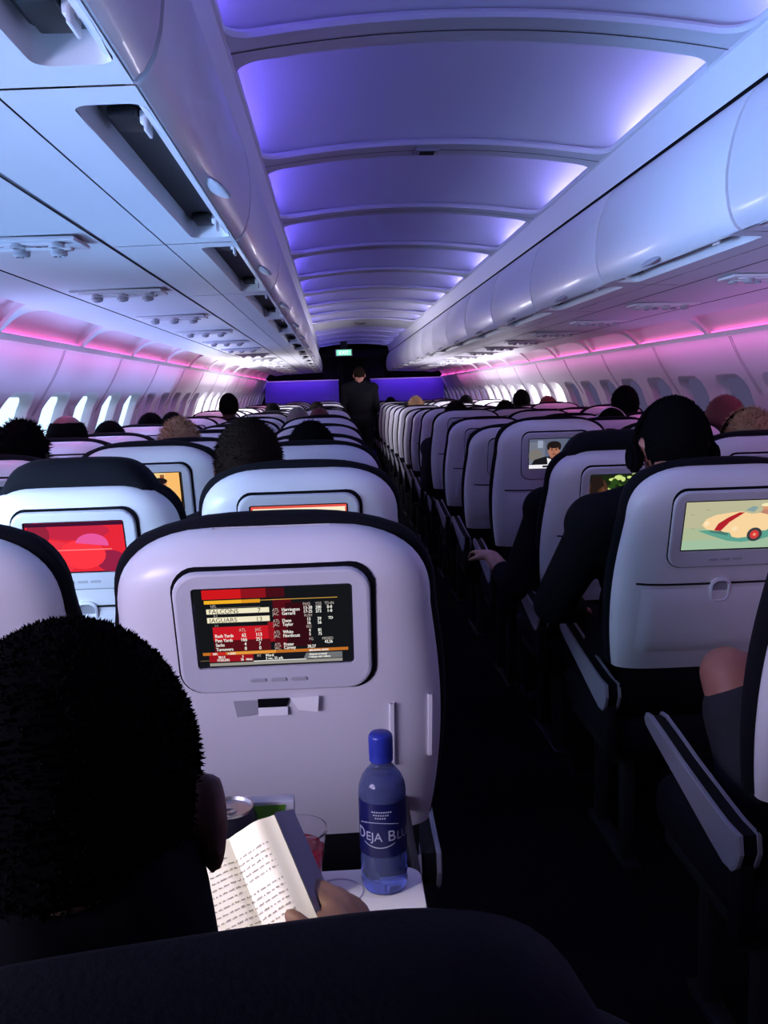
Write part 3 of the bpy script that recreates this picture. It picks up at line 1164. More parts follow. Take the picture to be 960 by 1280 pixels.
picture(sD5, BD5, [(FULL, (214, 150, 50)), (rect(0, 0, .5, .5), (170, 100, 40)), (circ(.6, .6, .2, .3), (250, 214, 110))])
for s_, B_ in ((sE5, BE5), (sE6, BE6)):
    picture(s_, B_, [(FULL, (228, 52, 56)), (circ(.5, .6, .3, .3), (244, 80, 80)), (rect(0, 0, 1, .2), (130, 30, 44))])


# football scoreboard on the nearest screen
def scoreboard(screen_obj, B):
    mc, sx, sy, sc = .141, .1105, .0625, -.010

    def P(u, v, k):
        return B((2 * u - 1) * sx, .0632 + .00006 * k, mc + sc - (2 * v - 1) * sy)
    polys = [(FULL, (20, 22, 26)), (rect(.50, .2, .62, .86), (84, 14, 24)), (rect(.58, .22, .74, .80), (50, 12, 20)), ([(.05, .88), (.30, .88), (.30, 1), (.05, 1)], (206, 24, 30)), (rect(.30, .88, .46, 1), (140, 20, 30)), (rect(.46, .88, .58, 1), (70, 14, 24)),
             (rect(.06, .82, .30, .865), (244, 176, 40)), (rect(.30, .82, .42, .865), (226, 150, 34)), (rect(.42, .845, .92, .853), (210, 160, 70)), (rect(.10, .765, .42, .77), (120, 116, 110)),
             (rect(.07, .69, .475, .755), (240, 232, 200)), (rect(.07, .575, .475, .645), (240, 232, 200)), (rect(.10, .19, .47, .52), (196, 24, 36)), (rect(.46, .3, .5, .56), (150, 20, 30)), (rect(.10, .19, .47, .34), (84, 16, 24)),
             (rect(.02, .145, .98, .185), (190, 110, 40)), (rect(.20, .145, .5, .185), (228, 150, 60)), (rect(.07, .145, .17, .185), (200, 40, 34)), (rect(.06, .055, .35, .145), (150, 20, 30)), (rect(.35, .05, .75, .145), (24, 24, 30)),
             (rect(.06, .0, .94, .04), (150, 146, 140)), (rect(.35, .042, .70, .052), (240, 240, 236)), ([(.68, .05), (.70, .13), (.94, .13), (.94, .05)], (110, 112, 116)), (rect(.0, .075, .06, .08), (150, 130, 90))]
    picture(screen_obj, B, polys)
    W_, K_, A_, G_ = (240, 238, 230), (30, 26, 26), (240, 170, 80), (190, 180, 172)
    T = [('NFL', .10, .78, .04, G_), ('FALCONS', .085, .70, .062, K_), ('7', .40, .70, .062, K_), ('0-2', .115, .655, .034, G_), ('JAGUARS', .085, .585, .062, K_), ('13', .385, .585, .062, K_), ('1-1', .115, .53, .034, G_),
         ('ATL', .27, .455, .046, G_), ('JAC', .375, .455, .046, G_),
         ('Rush Yards', .11, .385, .048, W_), ('62', .285, .385, .052, W_), ('113', .375, .385, .052, W_), ('Pass Yards', .11, .325, .048, W_), ('166', .275, .325, .052, W_), ('251', .375, .325, .052, W_),
         ('Sacks', .11, .265, .048, W_), ('4', .297, .265, .052, W_), ('7', .392, .265, .052, W_), ('Turnovers', .11, .205, .048, W_), ('0', .297, .205, .052, W_), ('0', .392, .205, .052, W_),
         ('PASS', .695, .765, .042, G_), ('YDS', .775, .765, .042, G_), ('TD-IN', .835, .765, .042, G_),
         ('ATL', .495, .70, .046, G_), ('Harrington', .555, .70, .048, W_), ('13-20', .695, .715, .046, W_), ('200', .775, .715, .046, W_), ('0-0', .85, .715, .046, W_),
         ('JAC', .495, .65, .046, G_), ('Garrard', .555, .65, .048, W_), ('17-25', .695, .665, .046, W_), ('272', .775, .665, .046, W_), ('1-0', .85, .665, .046, W_),
         ('RUSH', .70, .618, .038, G_), ('ATL', .495, .555, .046, G_), ('Dunn', .555, .555, .048, W_), ('13', .715, .565, .046, W_), ('59', .785, .565, .046, W_), ('TD', .855, .572, .042, W_),
         ('JAC', .495, .505, .046, G_), ('Taylor', .555, .505, .048, W_), ('16', .715, .515, .046, W_), ('56', .785, .515, .046, W_), ('REC', .71, .468, .038, G_),
         ('ATL', .495, .405, .046, G_), ('White', .555, .405, .048, W_), ('4', .725, .415, .046, W_), ('81', .785, .415, .046, W_), ('JAC', .495, .355, .046, G_), ('Northcutt', .555, .355, .048, W_), ('5', .725, .365, .046, W_), ('75', .785, .365, .046, W_),
         ('FG', .725, .30, .042, G_), ('MISSED', .81, .30, .042, G_), ('43,26', .825, .255, .044, W_), ('ATL', .495, .24, .046, G_), ('Prater', .555, .24, .048, W_), ('JAC', .495, .195, .046, G_), ('Carney', .555, .195, .048, W_), ('30,27', .71, .20, .046, W_),
         ('NFL', .085, .152, .034, W_), ('TODAY', .18, .152, .03, W_), ('BREAKING NEWS', .72, .152, .03, W_),
         ('BILLS', .12, .105, .036, W_), ('3', .275, .105, .036, W_), ('STEELERS', .11, .065, .036, W_), ('26', .265, .065, .036, W_), ('FINAL', .30, .065, .03, W_), ('PIT', .375, .105, .036, G_), ('Ward:', .43, .105, .04, W_), ('5 rec, 55 yds', .43, .064, .04, W_),
         ('Simpson arrested', .72, .10, .03, W_), ('5 charges with robbery', .715, .065, .028, W_)]
    mb = MB()
    cols, mats_ = {}, []
    asp = sx / sy
    for (body, u, v, h, rgb) in T:
        vs, fs = text_mesh(body, h * 1.28)
        if rgb not in cols:
            cols[rgb] = len(mats_)
            mats_.append(pixel_glow(rgb))
        bold = .0016
        for ox in ((0, bold) if rgb == W_ else (0,)):
            mb.add([P(u + ox + x / asp * (.98 if rgb == K_ else .76), v + y, 30) for x, y, *_ in vs], fs, cols[rgb])
    mb.build('scoreboard_text', mats_, screen_obj, smooth=False, recalc=False)


scoreboard(sC1, BC1)

# tray table of the football seat, let down, on two arms
tt = MB()
TX0, TX1, TY0, TY1, TZ = -.690, -.306, .835, 1.086, .750
ox, oy = XC['C'], row_y(1)
hole = rrect((TX1 - TX0) / 2, (TY1 - TY0) / 2, .022, 5)
n = len(hole)
cx, cy = (TX0 + TX1) / 2 - ox, (TY0 + TY1) / 2 - oy
rows = [[(cx + p[0] * k, cy + p[1] * k2, z) for p in hole] for (k, k2, z) in ((.985, .98, TZ - .017), (1, 1, TZ - .014), (1, 1, TZ - .003), (.992, .988, TZ))]
tt.grid(lambda i, j: rows[j][i], n, 4, wrap_u=True)
tt.add(rows[0], [tuple(range(n))])
tt.add(rows[3], [tuple(range(n))])
tray_o = tt.build('tray_table', white, rC1, angle=30)
rg = MB().lathe([(.0285, 0), (.0290, .0012), (.0305, .0014), (.0312, 0)], (-.412 - ox, 1.034 - oy, TZ), 36)
rg.build('cup_ring', mat('cup_ring_plastic', (.62, .58, .68), .3), tray_o)
for s in (-1, 1):
    q = MB()
    q.box((s * .188, -.09, TZ - .055), (.012, .36, .03), .004, M=None)
    q.build('tray_arm', dark_gray, rC1)

# the remaining seats
num = ['first', 'second', 'third', 'fourth', 'fifth', 'sixth', 'seventh', 'eighth', 'ninth', 'tenth', 'eleventh', 'twelfth', 'thirteenth', 'fourteenth', 'fifteenth', 'sixteenth', 'seventeenth', 'eighteenth', 'nineteenth', 'twentieth']
rs = random.Random(11)
UPR = {('C', 4): 'r', ('C', 3): 'm', ('C', 5): 'm', ('C', 6): 'u', ('D', 6): 'r', ('D', 7): 'u', ('A', 3): 'r', ('E', 3): 'r', ('F', 4): 'm'}
for k in range(1, NROW + 1):
    for c in 'ABCDEF':
        if (c, k) in SPECIAL or (c in 'AF' and k < 3) or (c == 'E' and k < 2) or (c == 'F' and k < 4):
            continue
        var = UPR.get((c, k), rs.choice('rrum'))
        lab = 'white-backed %s, in the %s row ahead of the man reading' % (PLACE[c], num[k - 1])
        root, B, so = seat_variant(var, c)
        loc = (XC[c], row_y(k), 0)
        if c == 'D' and k == 1:
            loc = (XC[c] + .012, row_y(k), 0)
        if '_fresh' in root:
            del root['_fresh']
            root.location = loc
            root['label'] = lab
            root['group'] = 'passenger seats'
        else:
            copy_thing(root, loc, lab, 'passenger seats')
for (r_, _, _) in SPECIAL.values():
    r_['group'] = 'passenger seats'
# ------------------------------------------------------------------ people
def rotx(a):
    return Matrix.Rotation(a, 3, 'X')


def head_shapes(mb, c, R, s=1., ear=1., detail=True):
    P = lambda x, y, z: Vector(c) + R @ (Vector((x, y, z)) * s)
    E_ = lambda p, r, seg=20, rings=14, rot=None: mb.ellipsoid(P(*p), [q * s for q in r], (R if rot is None else R @ rot), seg, rings)
    E_((0, -.006, .012), (.0755, .094, .100))
    E_((0, .030, -.050), (.056, .060, .068))
    E_((0, -.030, -.030), (.066, .062, .060))
    for e in (-1, 1):
        E_((e * .0790 * ear, -.008, -.012), (.0085, .019, .034), 16, 12, Matrix.Rotation(e * .45, 3, 'Z'))
        E_((e * .0740 * ear, .004, -.018), (.012, .011, .024), 12, 8)
        if detail:
            E_((e * .030, .084, .002), (.014, .008, .009), 12, 8)
            E_((e * .030, .086, .020), (.020, .008, .006), 12, 8)
            E_((e * .038, .066, -.022), (.022, .020, .018), 12, 8)
    if detail:
        E_((0, .094, -.022), (.012, .020, .020), 12, 8)
        E_((0, .092, -.004), (.009, .012, .024), 12, 8)
        E_((0, .082, -.058), (.024, .010, .006), 12, 8)
        E_((0, .080, -.068), (.021, .010, .006), 12, 8)
        E_((0, .078, -.095), (.022, .016, .015), 12, 8)
    return P


def hand_shapes(mb, wrist, fdir, palm_n, s=1., curl=.5, thumb_side=1, thumb=None):
    """palm with four bent fingers of unequal length and a thumb leaving the side of the palm"""
    f = Vector(fdir).normalized()
    pn = Vector(palm_n)
    pn = (pn - f * pn.dot(f)).normalized()
    t = f.cross(pn) * thumb_side
    W_ = Vector(wrist)
    for k in range(4):
        off = t * (.030 - .020 * k) * s
        base = W_ + f * (.082 - .004 * abs(k - 1.3)) * s + off
        mb.capsule(W_ + off * .55 + f * .012 * s, base, .0145 * s, .0110 * s)
        L = (.040, .046, .043, .033)[k] * s
        p, a = base, 0.
        for seg, q in enumerate((1., .62, .5)):
            a += curl * (.5 if seg == 0 else .85)
            d = (f * math.cos(a) + pn * math.sin(a))
            e = p + d * L * q
            mb.capsule(p, e, (.0094 - .0010 * seg) * s, (.0086 - .0011 * seg) * s, n=10)
            p = e
    b = W_ + t * .024 * s + f * .022 * s
    d1 = (f * .55 + t * .75 + pn * .35).normalized()
    d2 = (f * .85 + t * .25 + pn * .45).normalized()
    m = b + d1 * .040 * s
    mb.capsule(W_ + f * .01 * s, b, .016 * s, .015 * s)
    if thumb:
        p1, p2, p3 = (Vector(q) for q in thumb)
        mb.capsule(b, p1, .0145 * s, .0125 * s)
        mb.capsule(p1, p2, .0122 * s, .0105 * s)
        mb.capsule(p2, p3, .0105 * s, .0085 * s)
        return
    mb.capsule(b, m, .0145 * s, .0105 * s)
    mb.capsule(m, m + d2 * .030 * s, .0105 * s, .0085 * s)


def figure(j, voxel, s=1., head_pitch=0., head_yaw=0., ear=1., detail=True, hands=True):
    """one continuous body from its joints; returns body, shirt and trouser meshes"""
    R = Matrix.Rotation(head_yaw, 3, 'Z') @ rotx(-head_pitch)
    b, sh, tr = MB(), MB(), MB()
    hc, nb = Vector(j['head']), Vector(j['neck'])
    head_shapes(b, hc, R, s, ear, detail)
    b.capsule(nb - Vector((0, 0, .03)), hc + R @ Vector((0, -.02, -.06)) * s, (.062 * s) * j.get('neck_r', 1), .055 * s * j.get('neck_r', 1))
    pel, chest = Vector(j['pelvis']), Vector(j['chest'])

    def torso(mb, g):
        mb.capsule(pel + Vector((-.06, 0, 0)), pel + Vector((.06, 0, 0)), .135 * s + g, .135 * s + g)
        mid = pel.lerp(chest, .5)
        mb.ellipsoid(mid, (.155 * s + g, .115 * s + g, .20 * s + g))
        mb.ellipsoid(chest, (.172 * s + g, .118 * s + g, .17 * s + g))
        sl, sr = Vector(j['sl']), Vector(j['sr'])
        mb.capsule(sl, sr, .072 * s + g, .072 * s + g)
        for q in (sl, sr):
            mb.capsule(nb + (q - nb) * .12 + Vector((0, 0, .015)), q, .062 * s + g, .066 * s + g)
            mb.capsule(chest, q, .10 * s + g, .07 * s + g)
    torso(b, 0)
    torso(sh, .010)
    if 'added_collar' in j:  # collar added over the lit nape so the neck stays dark
        sh.capsule(nb - Vector((0, 0, .03)), hc + Vector((.018, -.03, -.045)) * s, .080 * s, .070 * s)
        sh.capsule(nb - Vector((0, .01, .03)), hc + Vector((-.012, -.055, -.062)) * s, .084 * s, .070 * s)
    for S_ in 'lr':
        a, e, w_ = Vector(j['s' + S_]), Vector(j['e' + S_]), Vector(j['w' + S_])
        b.capsule(a, e, .055 * s, .043 * s)
        b.capsule(e, w_, .043 * s, .028 * s)
        sh.capsule(a, e, .066 * s, .054 * s)
        sh.capsule(e, e.lerp(w_, j.get('sleeve_' + S_, .92)), .054 * s, .045 * s)
        if hands:
            fd = Vector(j.get('f' + S_, w_ - e))
            hand_shapes(b, w_, fd, j.get('p' + S_, (0, 0, -1)), s, j.get('curl', .45), j.get('t' + S_, 1 if S_ == 'l' else -1), j.get('thumb_' + S_))
        h, k, an = Vector(j['h' + S_]), Vector(j['k' + S_]), Vector(j['a' + S_])
        toe = an + Vector(j.get('toe', (0, .13, -.05)))
        b.capsule(pel, h, .12 * s, .10 * s)
        b.capsule(h, k, .088 * s, .058 * s)
        b.capsule(k, k.lerp(an, .35), .056 * s, .057 * s)
        b.capsule(k.lerp(an, .35), an, .057 * s, .038 * s)
        b.capsule(an + Vector((0, -.03, -.03)), toe, .040 * s, .032 * s)
        end = j.get('short', None)
        tr.capsule(pel, h, .133 * s, .112 * s)
        if end:
            tr.capsule(h, h.lerp(k, end), .102 * s, .084 * s)
        else:
            tr.capsule(h, k, .102 * s, .072 * s)
            tr.capsule(k, an + (k - an) * .06, .072 * s, .058 * s)
    tr.capsule(pel + Vector((-.06, 0, 0)), pel + Vector((.06, 0, 0)), .148 * s, .148 * s)
    return remesh(b, voxel, 5), remesh(sh, max(voxel, .008), 6), remesh(tr, max(voxel, .008), 6), R


def hair_mesh(c, R, s=1., kind='short', n_blades=900, seed=1, blade=.007, bald=False):
    rr = random.Random(seed)
    mb = MB()
    r = Vector((.0800, .0985, .1045)) * s
    cen = Vector((0, -.007, .013)) * s

    def keep(d):
        x, y, z = d
        line = -.02 + .75 * max(0, y) + (.30 if y > .45 else 0)      # hairline rises towards the brow
        if y < .1:
            line = -.62 + .45 * max(0, (y + .5))
        if kind == 'long':
            line -= .5
        if bald and z > .62 and y < .75:
            return False
        return z > line
    nu, nv = 40, 26
    P = {}
    for jv in range(nv + 1):
        for i in range(nu):
            th = PI * jv / nv
            ph = 2 * PI * i / nu
            d = Vector((math.sin(th) * math.cos(ph), math.sin(th) * math.sin(ph), math.cos(th)))
            lump = 1 + (.05 if kind in ('messy', 'curly') else .012) * (math.sin(7 * ph + 3 * th + seed) * math.sin(9 * th + seed)) + (.05 if kind in ('messy', 'curly', 'full') else 0)
            P[i, jv] = (d, Vector((d.x * r.x, d.y * r.y, d.z * r.z)) * lump + cen)
    idx = {}
    vs, fs = [], []

    def vid(i, jv):
        key = (i % nu, jv) if 0 < jv < nv else (0, jv)
        if key not in idx:
            idx[key] = len(vs)
            vs.append(Vector(c) + R @ P[key][1])
        return idx[key]
    for jv in range(nv):
        for i in range(nu):
            d = (P[i, jv][0] + P[(i + 1) % nu, jv + 1][0]) / 2
            if keep(d):
                q = [vid(i, jv), vid(i, jv + 1), vid(i + 1, jv + 1), vid(i + 1, jv)]
                q = list(dict.fromkeys(q))
                if len(q) > 2:
                    fs.append(tuple(q))
    mb.add(vs, fs)
    # short blades give a soft outline
    m = 0
    bv, bf = [], []
    while m < n_blades:
        d = Vector((rr.gauss(0, 1), rr.gauss(0, 1), rr.gauss(0, 1))).normalized()
        if not keep(d):
            m += .34
            continue
        m += 1
        k = 1 + (.05 if kind in ('messy', 'curly', 'full') else 0)
        p = Vector((d.x * r.x, d.y * r.y, d.z * r.z)) * k + cen
        t = d.orthogonal().normalized()
        t = (t * math.cos(m) + d.cross(t) * math.sin(m)) * .0012 * (2 if kind in ('messy', 'curly') else 1)
        tip = p + (d + Vector((rr.uniform(-.5, .5), rr.uniform(-.5, .5), rr.uniform(-.6, .3)))).normalized() * blade * rr.uniform(.5, 1.2) * (2.2 if kind in ('messy', 'curly') else 1)
        n0 = len(bv)
        bv += [Vector(c) + R @ (p - t), Vector(c) + R @ (p + t), Vector(c) + R @ tip]
        bf.append((n0, n0 + 1, n0 + 2))
    mb.add(bv, bf)
    return mb


def person(label, j, voxel, s=1., skin=None, shirt=None, trousers=None, hair=None, hair_kind='short', bald=False, blades=700, blade=.007, loc=(0, 0, 0), group=None, **kw):
    body, sh, tr, R = figure(j, voxel, s, **kw)
    o = link('person', body, skin or skin_a)
    o.location = loc
    tag(o, label, 'person', group)
    link('shirt', sh, shirt or cloth_dark, o)
    link('trousers', tr, trousers or cloth_dark, o)
    for S_ in 'lr':
        an = Vector(j['a' + S_])
        toe = an + Vector((0, .13, -.05))
        MB().capsule(an + Vector((0, -.035, -.035)), toe, .050 * s, .042 * s).build('shoe', blackfab, o)
    hair_mesh(j['head'], R, s, hair_kind, blades, len(label), blade, bald).build('hair', hair or hair_black, o, recalc=False)
    return o


def seated_joints(hx=0., top=1.27, hy=.17, seat=(0, 0), shoulder=.175, lean=0.):
    """joints of a seated passenger, relative to the seat's floor point"""
    hz = top - .112
    nb = (hx * .8, hy - .035, hz - .150)
    J = dict(head=(hx, hy, hz), neck=nb, chest=(hx * .6, hy + .085, nb[2] - .17), pelvis=(seat[0], .40, .555),
             sl=(hx * .7 - shoulder, hy + .02, nb[2] - .055), sr=(hx * .7 + shoulder, hy + .02, nb[2] - .055),
             el=(hx * .5 - shoulder - .03, hy + .08, nb[2] - .32), er=(hx * .5 + shoulder + .03, hy + .08, nb[2] - .32),
             wl=(-.10, hy + .32, .66), wr=(.10, hy + .32, .66), hl=(-.09, .42, .545), hr=(.09, .42, .545),
             kl=(-.11, .73, .575), kr=(.11, .73, .575), al=(-.11, .68, .10), ar=(.11, .68, .10))
    return J


def shift(J, d):
    return {k: (tuple(a + b for a, b in zip(v, d)) if isinstance(v, tuple) and k[0] in 'hncpsewka' and len(v) == 3 and k not in ('pl', 'pr') else v) for k, v in J.items()}


# the man reading, back of his head close to the lens
hz = 1.106
J = dict(head=(-.577, .545, hz), neck=(-.552, .50, .962), neck_r=1.10, chest=(-.55, .50, .80), pelvis=(-.51, .64, .555),
         added_collar=1, sl=(-.745, .50, .900), sr=(-.415, .47, .835), el=(-.80, .62, .68), er=(-.345, .58, .66), wl=(-.66, .76, .80), wr=(-.366, .682, .816),
         hl=(-.60, .70, .545), hr=(-.42, .70, .545), kl=(-.61, 1.02, .575), kr=(-.42, 1.02, .575), al=(-.61, .97, .10), ar=(-.42, .97, .10),
         sleeve_r=.8, fl=(.35, .35, .7), pl=(.6, .3, -.2), fr=(-.30, .45, .75), pr=(-.75, .35, -.15), tr=-1, curl=.55, thumb_r=((-.408, .684, .880), (-.432, .692, .908), (-.456, .703, .927)))
reader = person('man with cropped dark hair bent over a book, seen from behind, dark shirt', J, .0062, 1.0, mat('skin_tan', (.20, .10, .07), .55, noise=.08, nscale=60), cloth_dark, cloth_dark, hair_black, 'short', blades=9000, blade=.0038,
                head_pitch=.30, ear=1.12)

# man with headphones, second row right of the aisle
JX, JY = XC['D'], row_y(2)
J = seated_joints(-.050, 1.315, .15, shoulder=.205)
J.update(el=(-.325, .30, .76), er=(.29, .30, .76), wl=(-.20, .55, .68), wr=(.16, .55, .68))
J = shift(J, (JX, JY, 0))
person('broad man in dark clothing with black headphones, in the race-car seat', J, .009, 1.06, skin_c, cloth_dark, cloth_dark, hair_black, 'short', blades=2600, blade=.005, head_pitch=.05)
hp = thing('headphones', 'black headphones worn by the broad man right of the aisle', 'headphones', (0, 0, 0))


def headphones(root, c, s, m_, m2=None):
    c = Vector(c)
    b = MB()
    n = 21
    pts = [c + Vector((.098 * s * math.cos(PI * i / (n - 1)), 0, -.012 + .128 * s * math.sin(PI * i / (n - 1)))) for i in range(n)]
    for a, q in zip(pts, pts[1:]):
        b.tube(a, q, .007, n=10)
    b.build('headband', m2 or m_, root)
    for e in (-1, 1):
        q = MB()
        M = Matrix.Translation(c + Vector((e * .094 * s, -.002, -.025))) @ Matrix.Rotation(PI / 2, 4, 'Y')
        bb = bmesh.new()
        bmesh.ops.create_cone(bb, cap_ends=True, segments=28, radius1=.038, radius2=.038, depth=.030)
        bmesh.ops.bevel(bb, geom=[x for x in bb.edges if len(x.link_faces) == 2 and x.calc_face_angle() > .8], offset=.009, segments=3, affect='EDGES')
        q.bm(bb, 0, M)
        q.build('ear_cup', m_, root)


headphones(hp, (JX - .050, JY + .15, 1.315 - .118), 1.06, hair_black)

# passenger in the seat with the padded headrest, arm out in the aisle
J = seated_joints(.06, 1.20, .22)
J.update(sl=(-.18, .19, .93), el=(-.305, .14, .665), wl=(-.345, .335, .735), fl=(-.25, .9, .10), sleeve_l=.45, pl=(0, -.2, -1))
J = shift(J, (XC['D'], row_y(3), 0))
person('passenger in dark clothing resting a bare forearm out over the aisle armrest', J, .008, 1.0, skin_a, cloth_dark, cloth_dark, hair_black, blades=600)

# passenger nearest on the right, only a bare raised knee in view
J = seated_joints(.0, 1.27, .17)
J.update(sl=(-.12, .19, .93), el=(-.10, .30, .70), kl=(-.150, .50, .745), al=(.20, .66, .60), kr=(.15, .72, .575), short=.62, wl=(.05, .36, .70), wr=(.16, .40, .70))
J = shift(J, (XC['D'] + .05, row_y(1), 0))
person('passenger at the right edge with one bare knee raised, legs crossed', J, .009, 1.0, skin_c, cloth_dark, cloth_gray, hair_brown, blades=500)

# attendant standing in the aisle
J = dict(head=(0, .0, 1.60), neck=(0, -.015, 1.455), chest=(0, -.01, 1.27), pelvis=(0, 0, .97), sl=(-.19, -.01, 1.41), sr=(.19, -.01, 1.41),
         el=(-.235, .0, 1.12), er=(.235, .0, 1.12), wl=(-.16, .17, .98), wr=(.16, .17, .98), hl=(-.095, 0, .90), hr=(.095, 0, .90),
         kl=(-.10, .01, .50), kr=(.10, .01, .50), al=(-.10, -.01, .09), ar=(.10, -.01, .09))
person('cabin attendant in a black suit standing in the aisle, back turned', J, .010, 1.03, skin_c, cloth_suit, cloth_suit, hair_brown, 'short', blades=800, loc=(-.03, 12.9, 0), head_pitch=.10)

# the other passengers: a few figures, each copied with its own hair
variants = {}


def passenger(kind, label, top, seat=None, dz=0.):
    """top: world point of the crown of the head"""
    if kind not in variants:
        sk, hr, hk, bd, sc_, cl = {'dark': (skin_b, hair_black, 'full', False, 1.0, cloth_dark), 'bald': (mat('skin_flushed', (.15, .05, .045), .5, noise=.1, nscale=50), hair_black, 'short', True, 1.05, cloth_gray),
                                   'blond': (skin_a, hair_blond, 'messy', False, 1.0, cloth_pink), 'gray': (skin_a, hair_gray, 'short', False, 1.0, cloth_gray),
                                   'curly': (skin_b, hair_black, 'curly', False, 1.02, cloth_dark), 'auburn': (skin_a, hair_red, 'full', False, 1.0, cloth_dark),
                                   'brown': (skin_c, hair_brown, 'full', False, 1.02, cloth_gray)}[kind]
        J = seated_joints(0, 1.27, .17)
        variants[kind] = person(label, J, .011, sc_, sk, cl, cloth_dark, hr, hk, bd, 1500 if kind in ('blond', 'curly') else 3000 if kind == 'brown' else 900, .009, loc=(top[0], top[1] - .17, top[2] - 1.27), group='passengers seen from behind')
        KIDS[variants[kind].name] = list(variants[kind].children)
    else:
        copy_thing(variants[kind], (top[0], top[1] - .17, top[2] - 1.27), label, 'passengers seen from behind')


passenger('brown', 'balding brown-haired man behind the pale cream screen, ahead of the football seat', (-.625, 2.30, 1.290))
passenger('dark', 'black-haired passenger in the aisle seat ahead of the balding brown-haired man', (-.486, 3.08, 1.258))
passenger('curly', 'curly dark-haired passenger cut by the left edge of the picture', (-1.455, 3.08, 1.285))
passenger('bald', 'balding passenger with reddish scalp beside the left windows', (-1.535, 3.88, 1.292))
passenger('dark', 'dark-haired passenger by the left windows, just ahead of the reddish bald head', (-1.56, 4.70, 1.240))
passenger('dark', 'dark crown by the left windows, second ahead of the reddish bald head', (-1.51, 5.50, 1.262))
passenger('dark', 'dark crown by the left windows, third ahead of the reddish bald head', (-1.52, 6.30, 1.250))
passenger('blond', 'passenger with messy blond hair in the middle seat on the left', (-1.07, 3.90, 1.258))
passenger('dark', 'tall dark passenger sitting high near the left wall far ahead', (-1.317, 7.92, 1.372))
passenger('gray', 'gray-haired passenger in an aisle seat left of the aisle, halfway forward', (-.657, 6.32, 1.262))
passenger('auburn', 'dark auburn head beside the gray-haired passenger left of the aisle', (-.520, 7.12, 1.236))
passenger('dark', 'dark head far ahead in a middle seat on the left', (-1.05, 9.55, 1.262))
passenger('brown', 'brown head far ahead in an aisle seat on the left', (-.60, 10.35, 1.250))
passenger('dark', 'dark-haired passenger in a middle seat on the right wearing white headphones', (1.065, 4.72, 1.228))
passenger('dark', 'round black head by the right windows, above the white headphones', (1.40, 5.52, 1.342))
passenger('dark', 'round dark head in a middle seat on the right, above the suit screen', (.957, 7.12, 1.252))
passenger('brown', 'wide dark-brown head in the aisle seat right of the aisle, mid-cabin', (.452, 6.32, 1.265))
passenger('dark', 'black head by the right windows far ahead, tallest of its group', (1.425, 8.73, 1.330))
passenger('auburn', 'auburn head by the right windows just behind the tallest far black head', (1.49, 7.92, 1.268))
passenger('dark', 'small dark head far ahead in a middle seat on the right', (1.117, 10.35, 1.280))
passenger('blond', 'small tan-haired head far ahead in an aisle seat on the right', (.537, 10.35, 1.278))
passenger('dark', 'tiny dark head right of the attendant near the cabin front', (.451, 13.6, 1.262))
passenger('auburn', 'auburn head beside the right windows near the right edge', (1.32, 3.90, 1.290))
passenger('blond', 'light-haired passenger at the right edge under a black headband', (1.045, 3.08, 1.250))
h2 = thing('headphones', 'white headphones on a dark head in the middle seats on the right', 'headphones', (0, 0, 0))
headphones(h2, (1.065, 4.72, 1.228 - .112), 1.03, white)
h3 = thing('headphones', 'black headband headphones on the light-haired passenger at the right edge', 'headphones', (0, 0, 0))
headphones(h3, (1.045, 3.08, 1.250 - .112), 1.05, hair_black)

# ------------------------------------------------------------------ things on the let-down tray
# paperback held open
bk = thing('paperback_book', 'open paperback held up by the man reading, lit by a reading lamp', 'book', (-.472, .78, .979))
gdir = Vector((-.39, .65, .65)).normalized()
pdir = Vector((-.90, -.25, -.30)).normalized()
pdir = (pdir - gdir * pdir.dot(gdir)).normalized()
qdir = Vector((.12, .50, -.22)).normalized()
nrm = pdir.cross(gdir).normalized()
if nrm.y > 0:
    nrm = -nrm
paper = mat('cream_paper', (.80, .76, .66), .8, noise=.03, nscale=40)
BW, BH = .112, .178


def lift(u):
    return .007 * math.exp(-((u - .16) / .10) ** 2) - .0045 * math.exp(-((u - .40) / .05) ** 2) + .004 * u * u  # the dip is shaped to give a stripe of shade along the page


def page(u, v, d=0.):
    return gdir * BH * (v - 1) + pdir * BW * u + nrm * (lift(u) + d)


def rpage(u, v, d=0.):
    up = -qdir.cross(gdir).normalized() * UPS
    return gdir * BH * (v - 1) + qdir * .062 * u + up * d


UPS = 1. if (-qdir.cross(gdir)).dot(Vector((.07, .78, -.38))) > 0 else -1.
lp_ = MB()
lp_.grid(lambda i, j: page(i / 30, j / 8), 31, 9)
lp_.grid(lambda i, j: page(i / 30, j / 8, -.008 - .000 * i), 31, 9)
for v in (0, 1):
    lp_.grid(lambda i, j: page(i / 30, v, -.008 * j), 31, 2)
lp_.grid(lambda i, j: page(1, i / 8, -.008 * j), 9, 2)
lpo = lp_.build('left_page', paper, bk, angle=30)
rp_ = MB()
for d in (.0, .008):
    rp_.grid(lambda i, j: rpage(i / 10, j / 8, d), 11, 9)
for v in (0, 1):
    rp_.grid(lambda i, j: rpage(i / 10, v, .008 * j), 11, 2)
rp_.grid(lambda i, j: rpage(1, i / 8, .008 * j), 9, 2)
rp_.build('right_page', paper, bk, angle=30)
cv = MB()
cv.grid(lambda i, j: page(1.02 - 1.02 * i / 20, -.01 + 1.02 * j, -.0092), 21, 2)
cv.grid(lambda i, j: rpage(1.02 * i / 20, -.01 + 1.02 * j, -.0012), 21, 2)
cv.build('cover', mat('book_cover_card', (.25, .24, .30), .4), bk, angle=40)
pt = MB()
rt = random.Random(5)
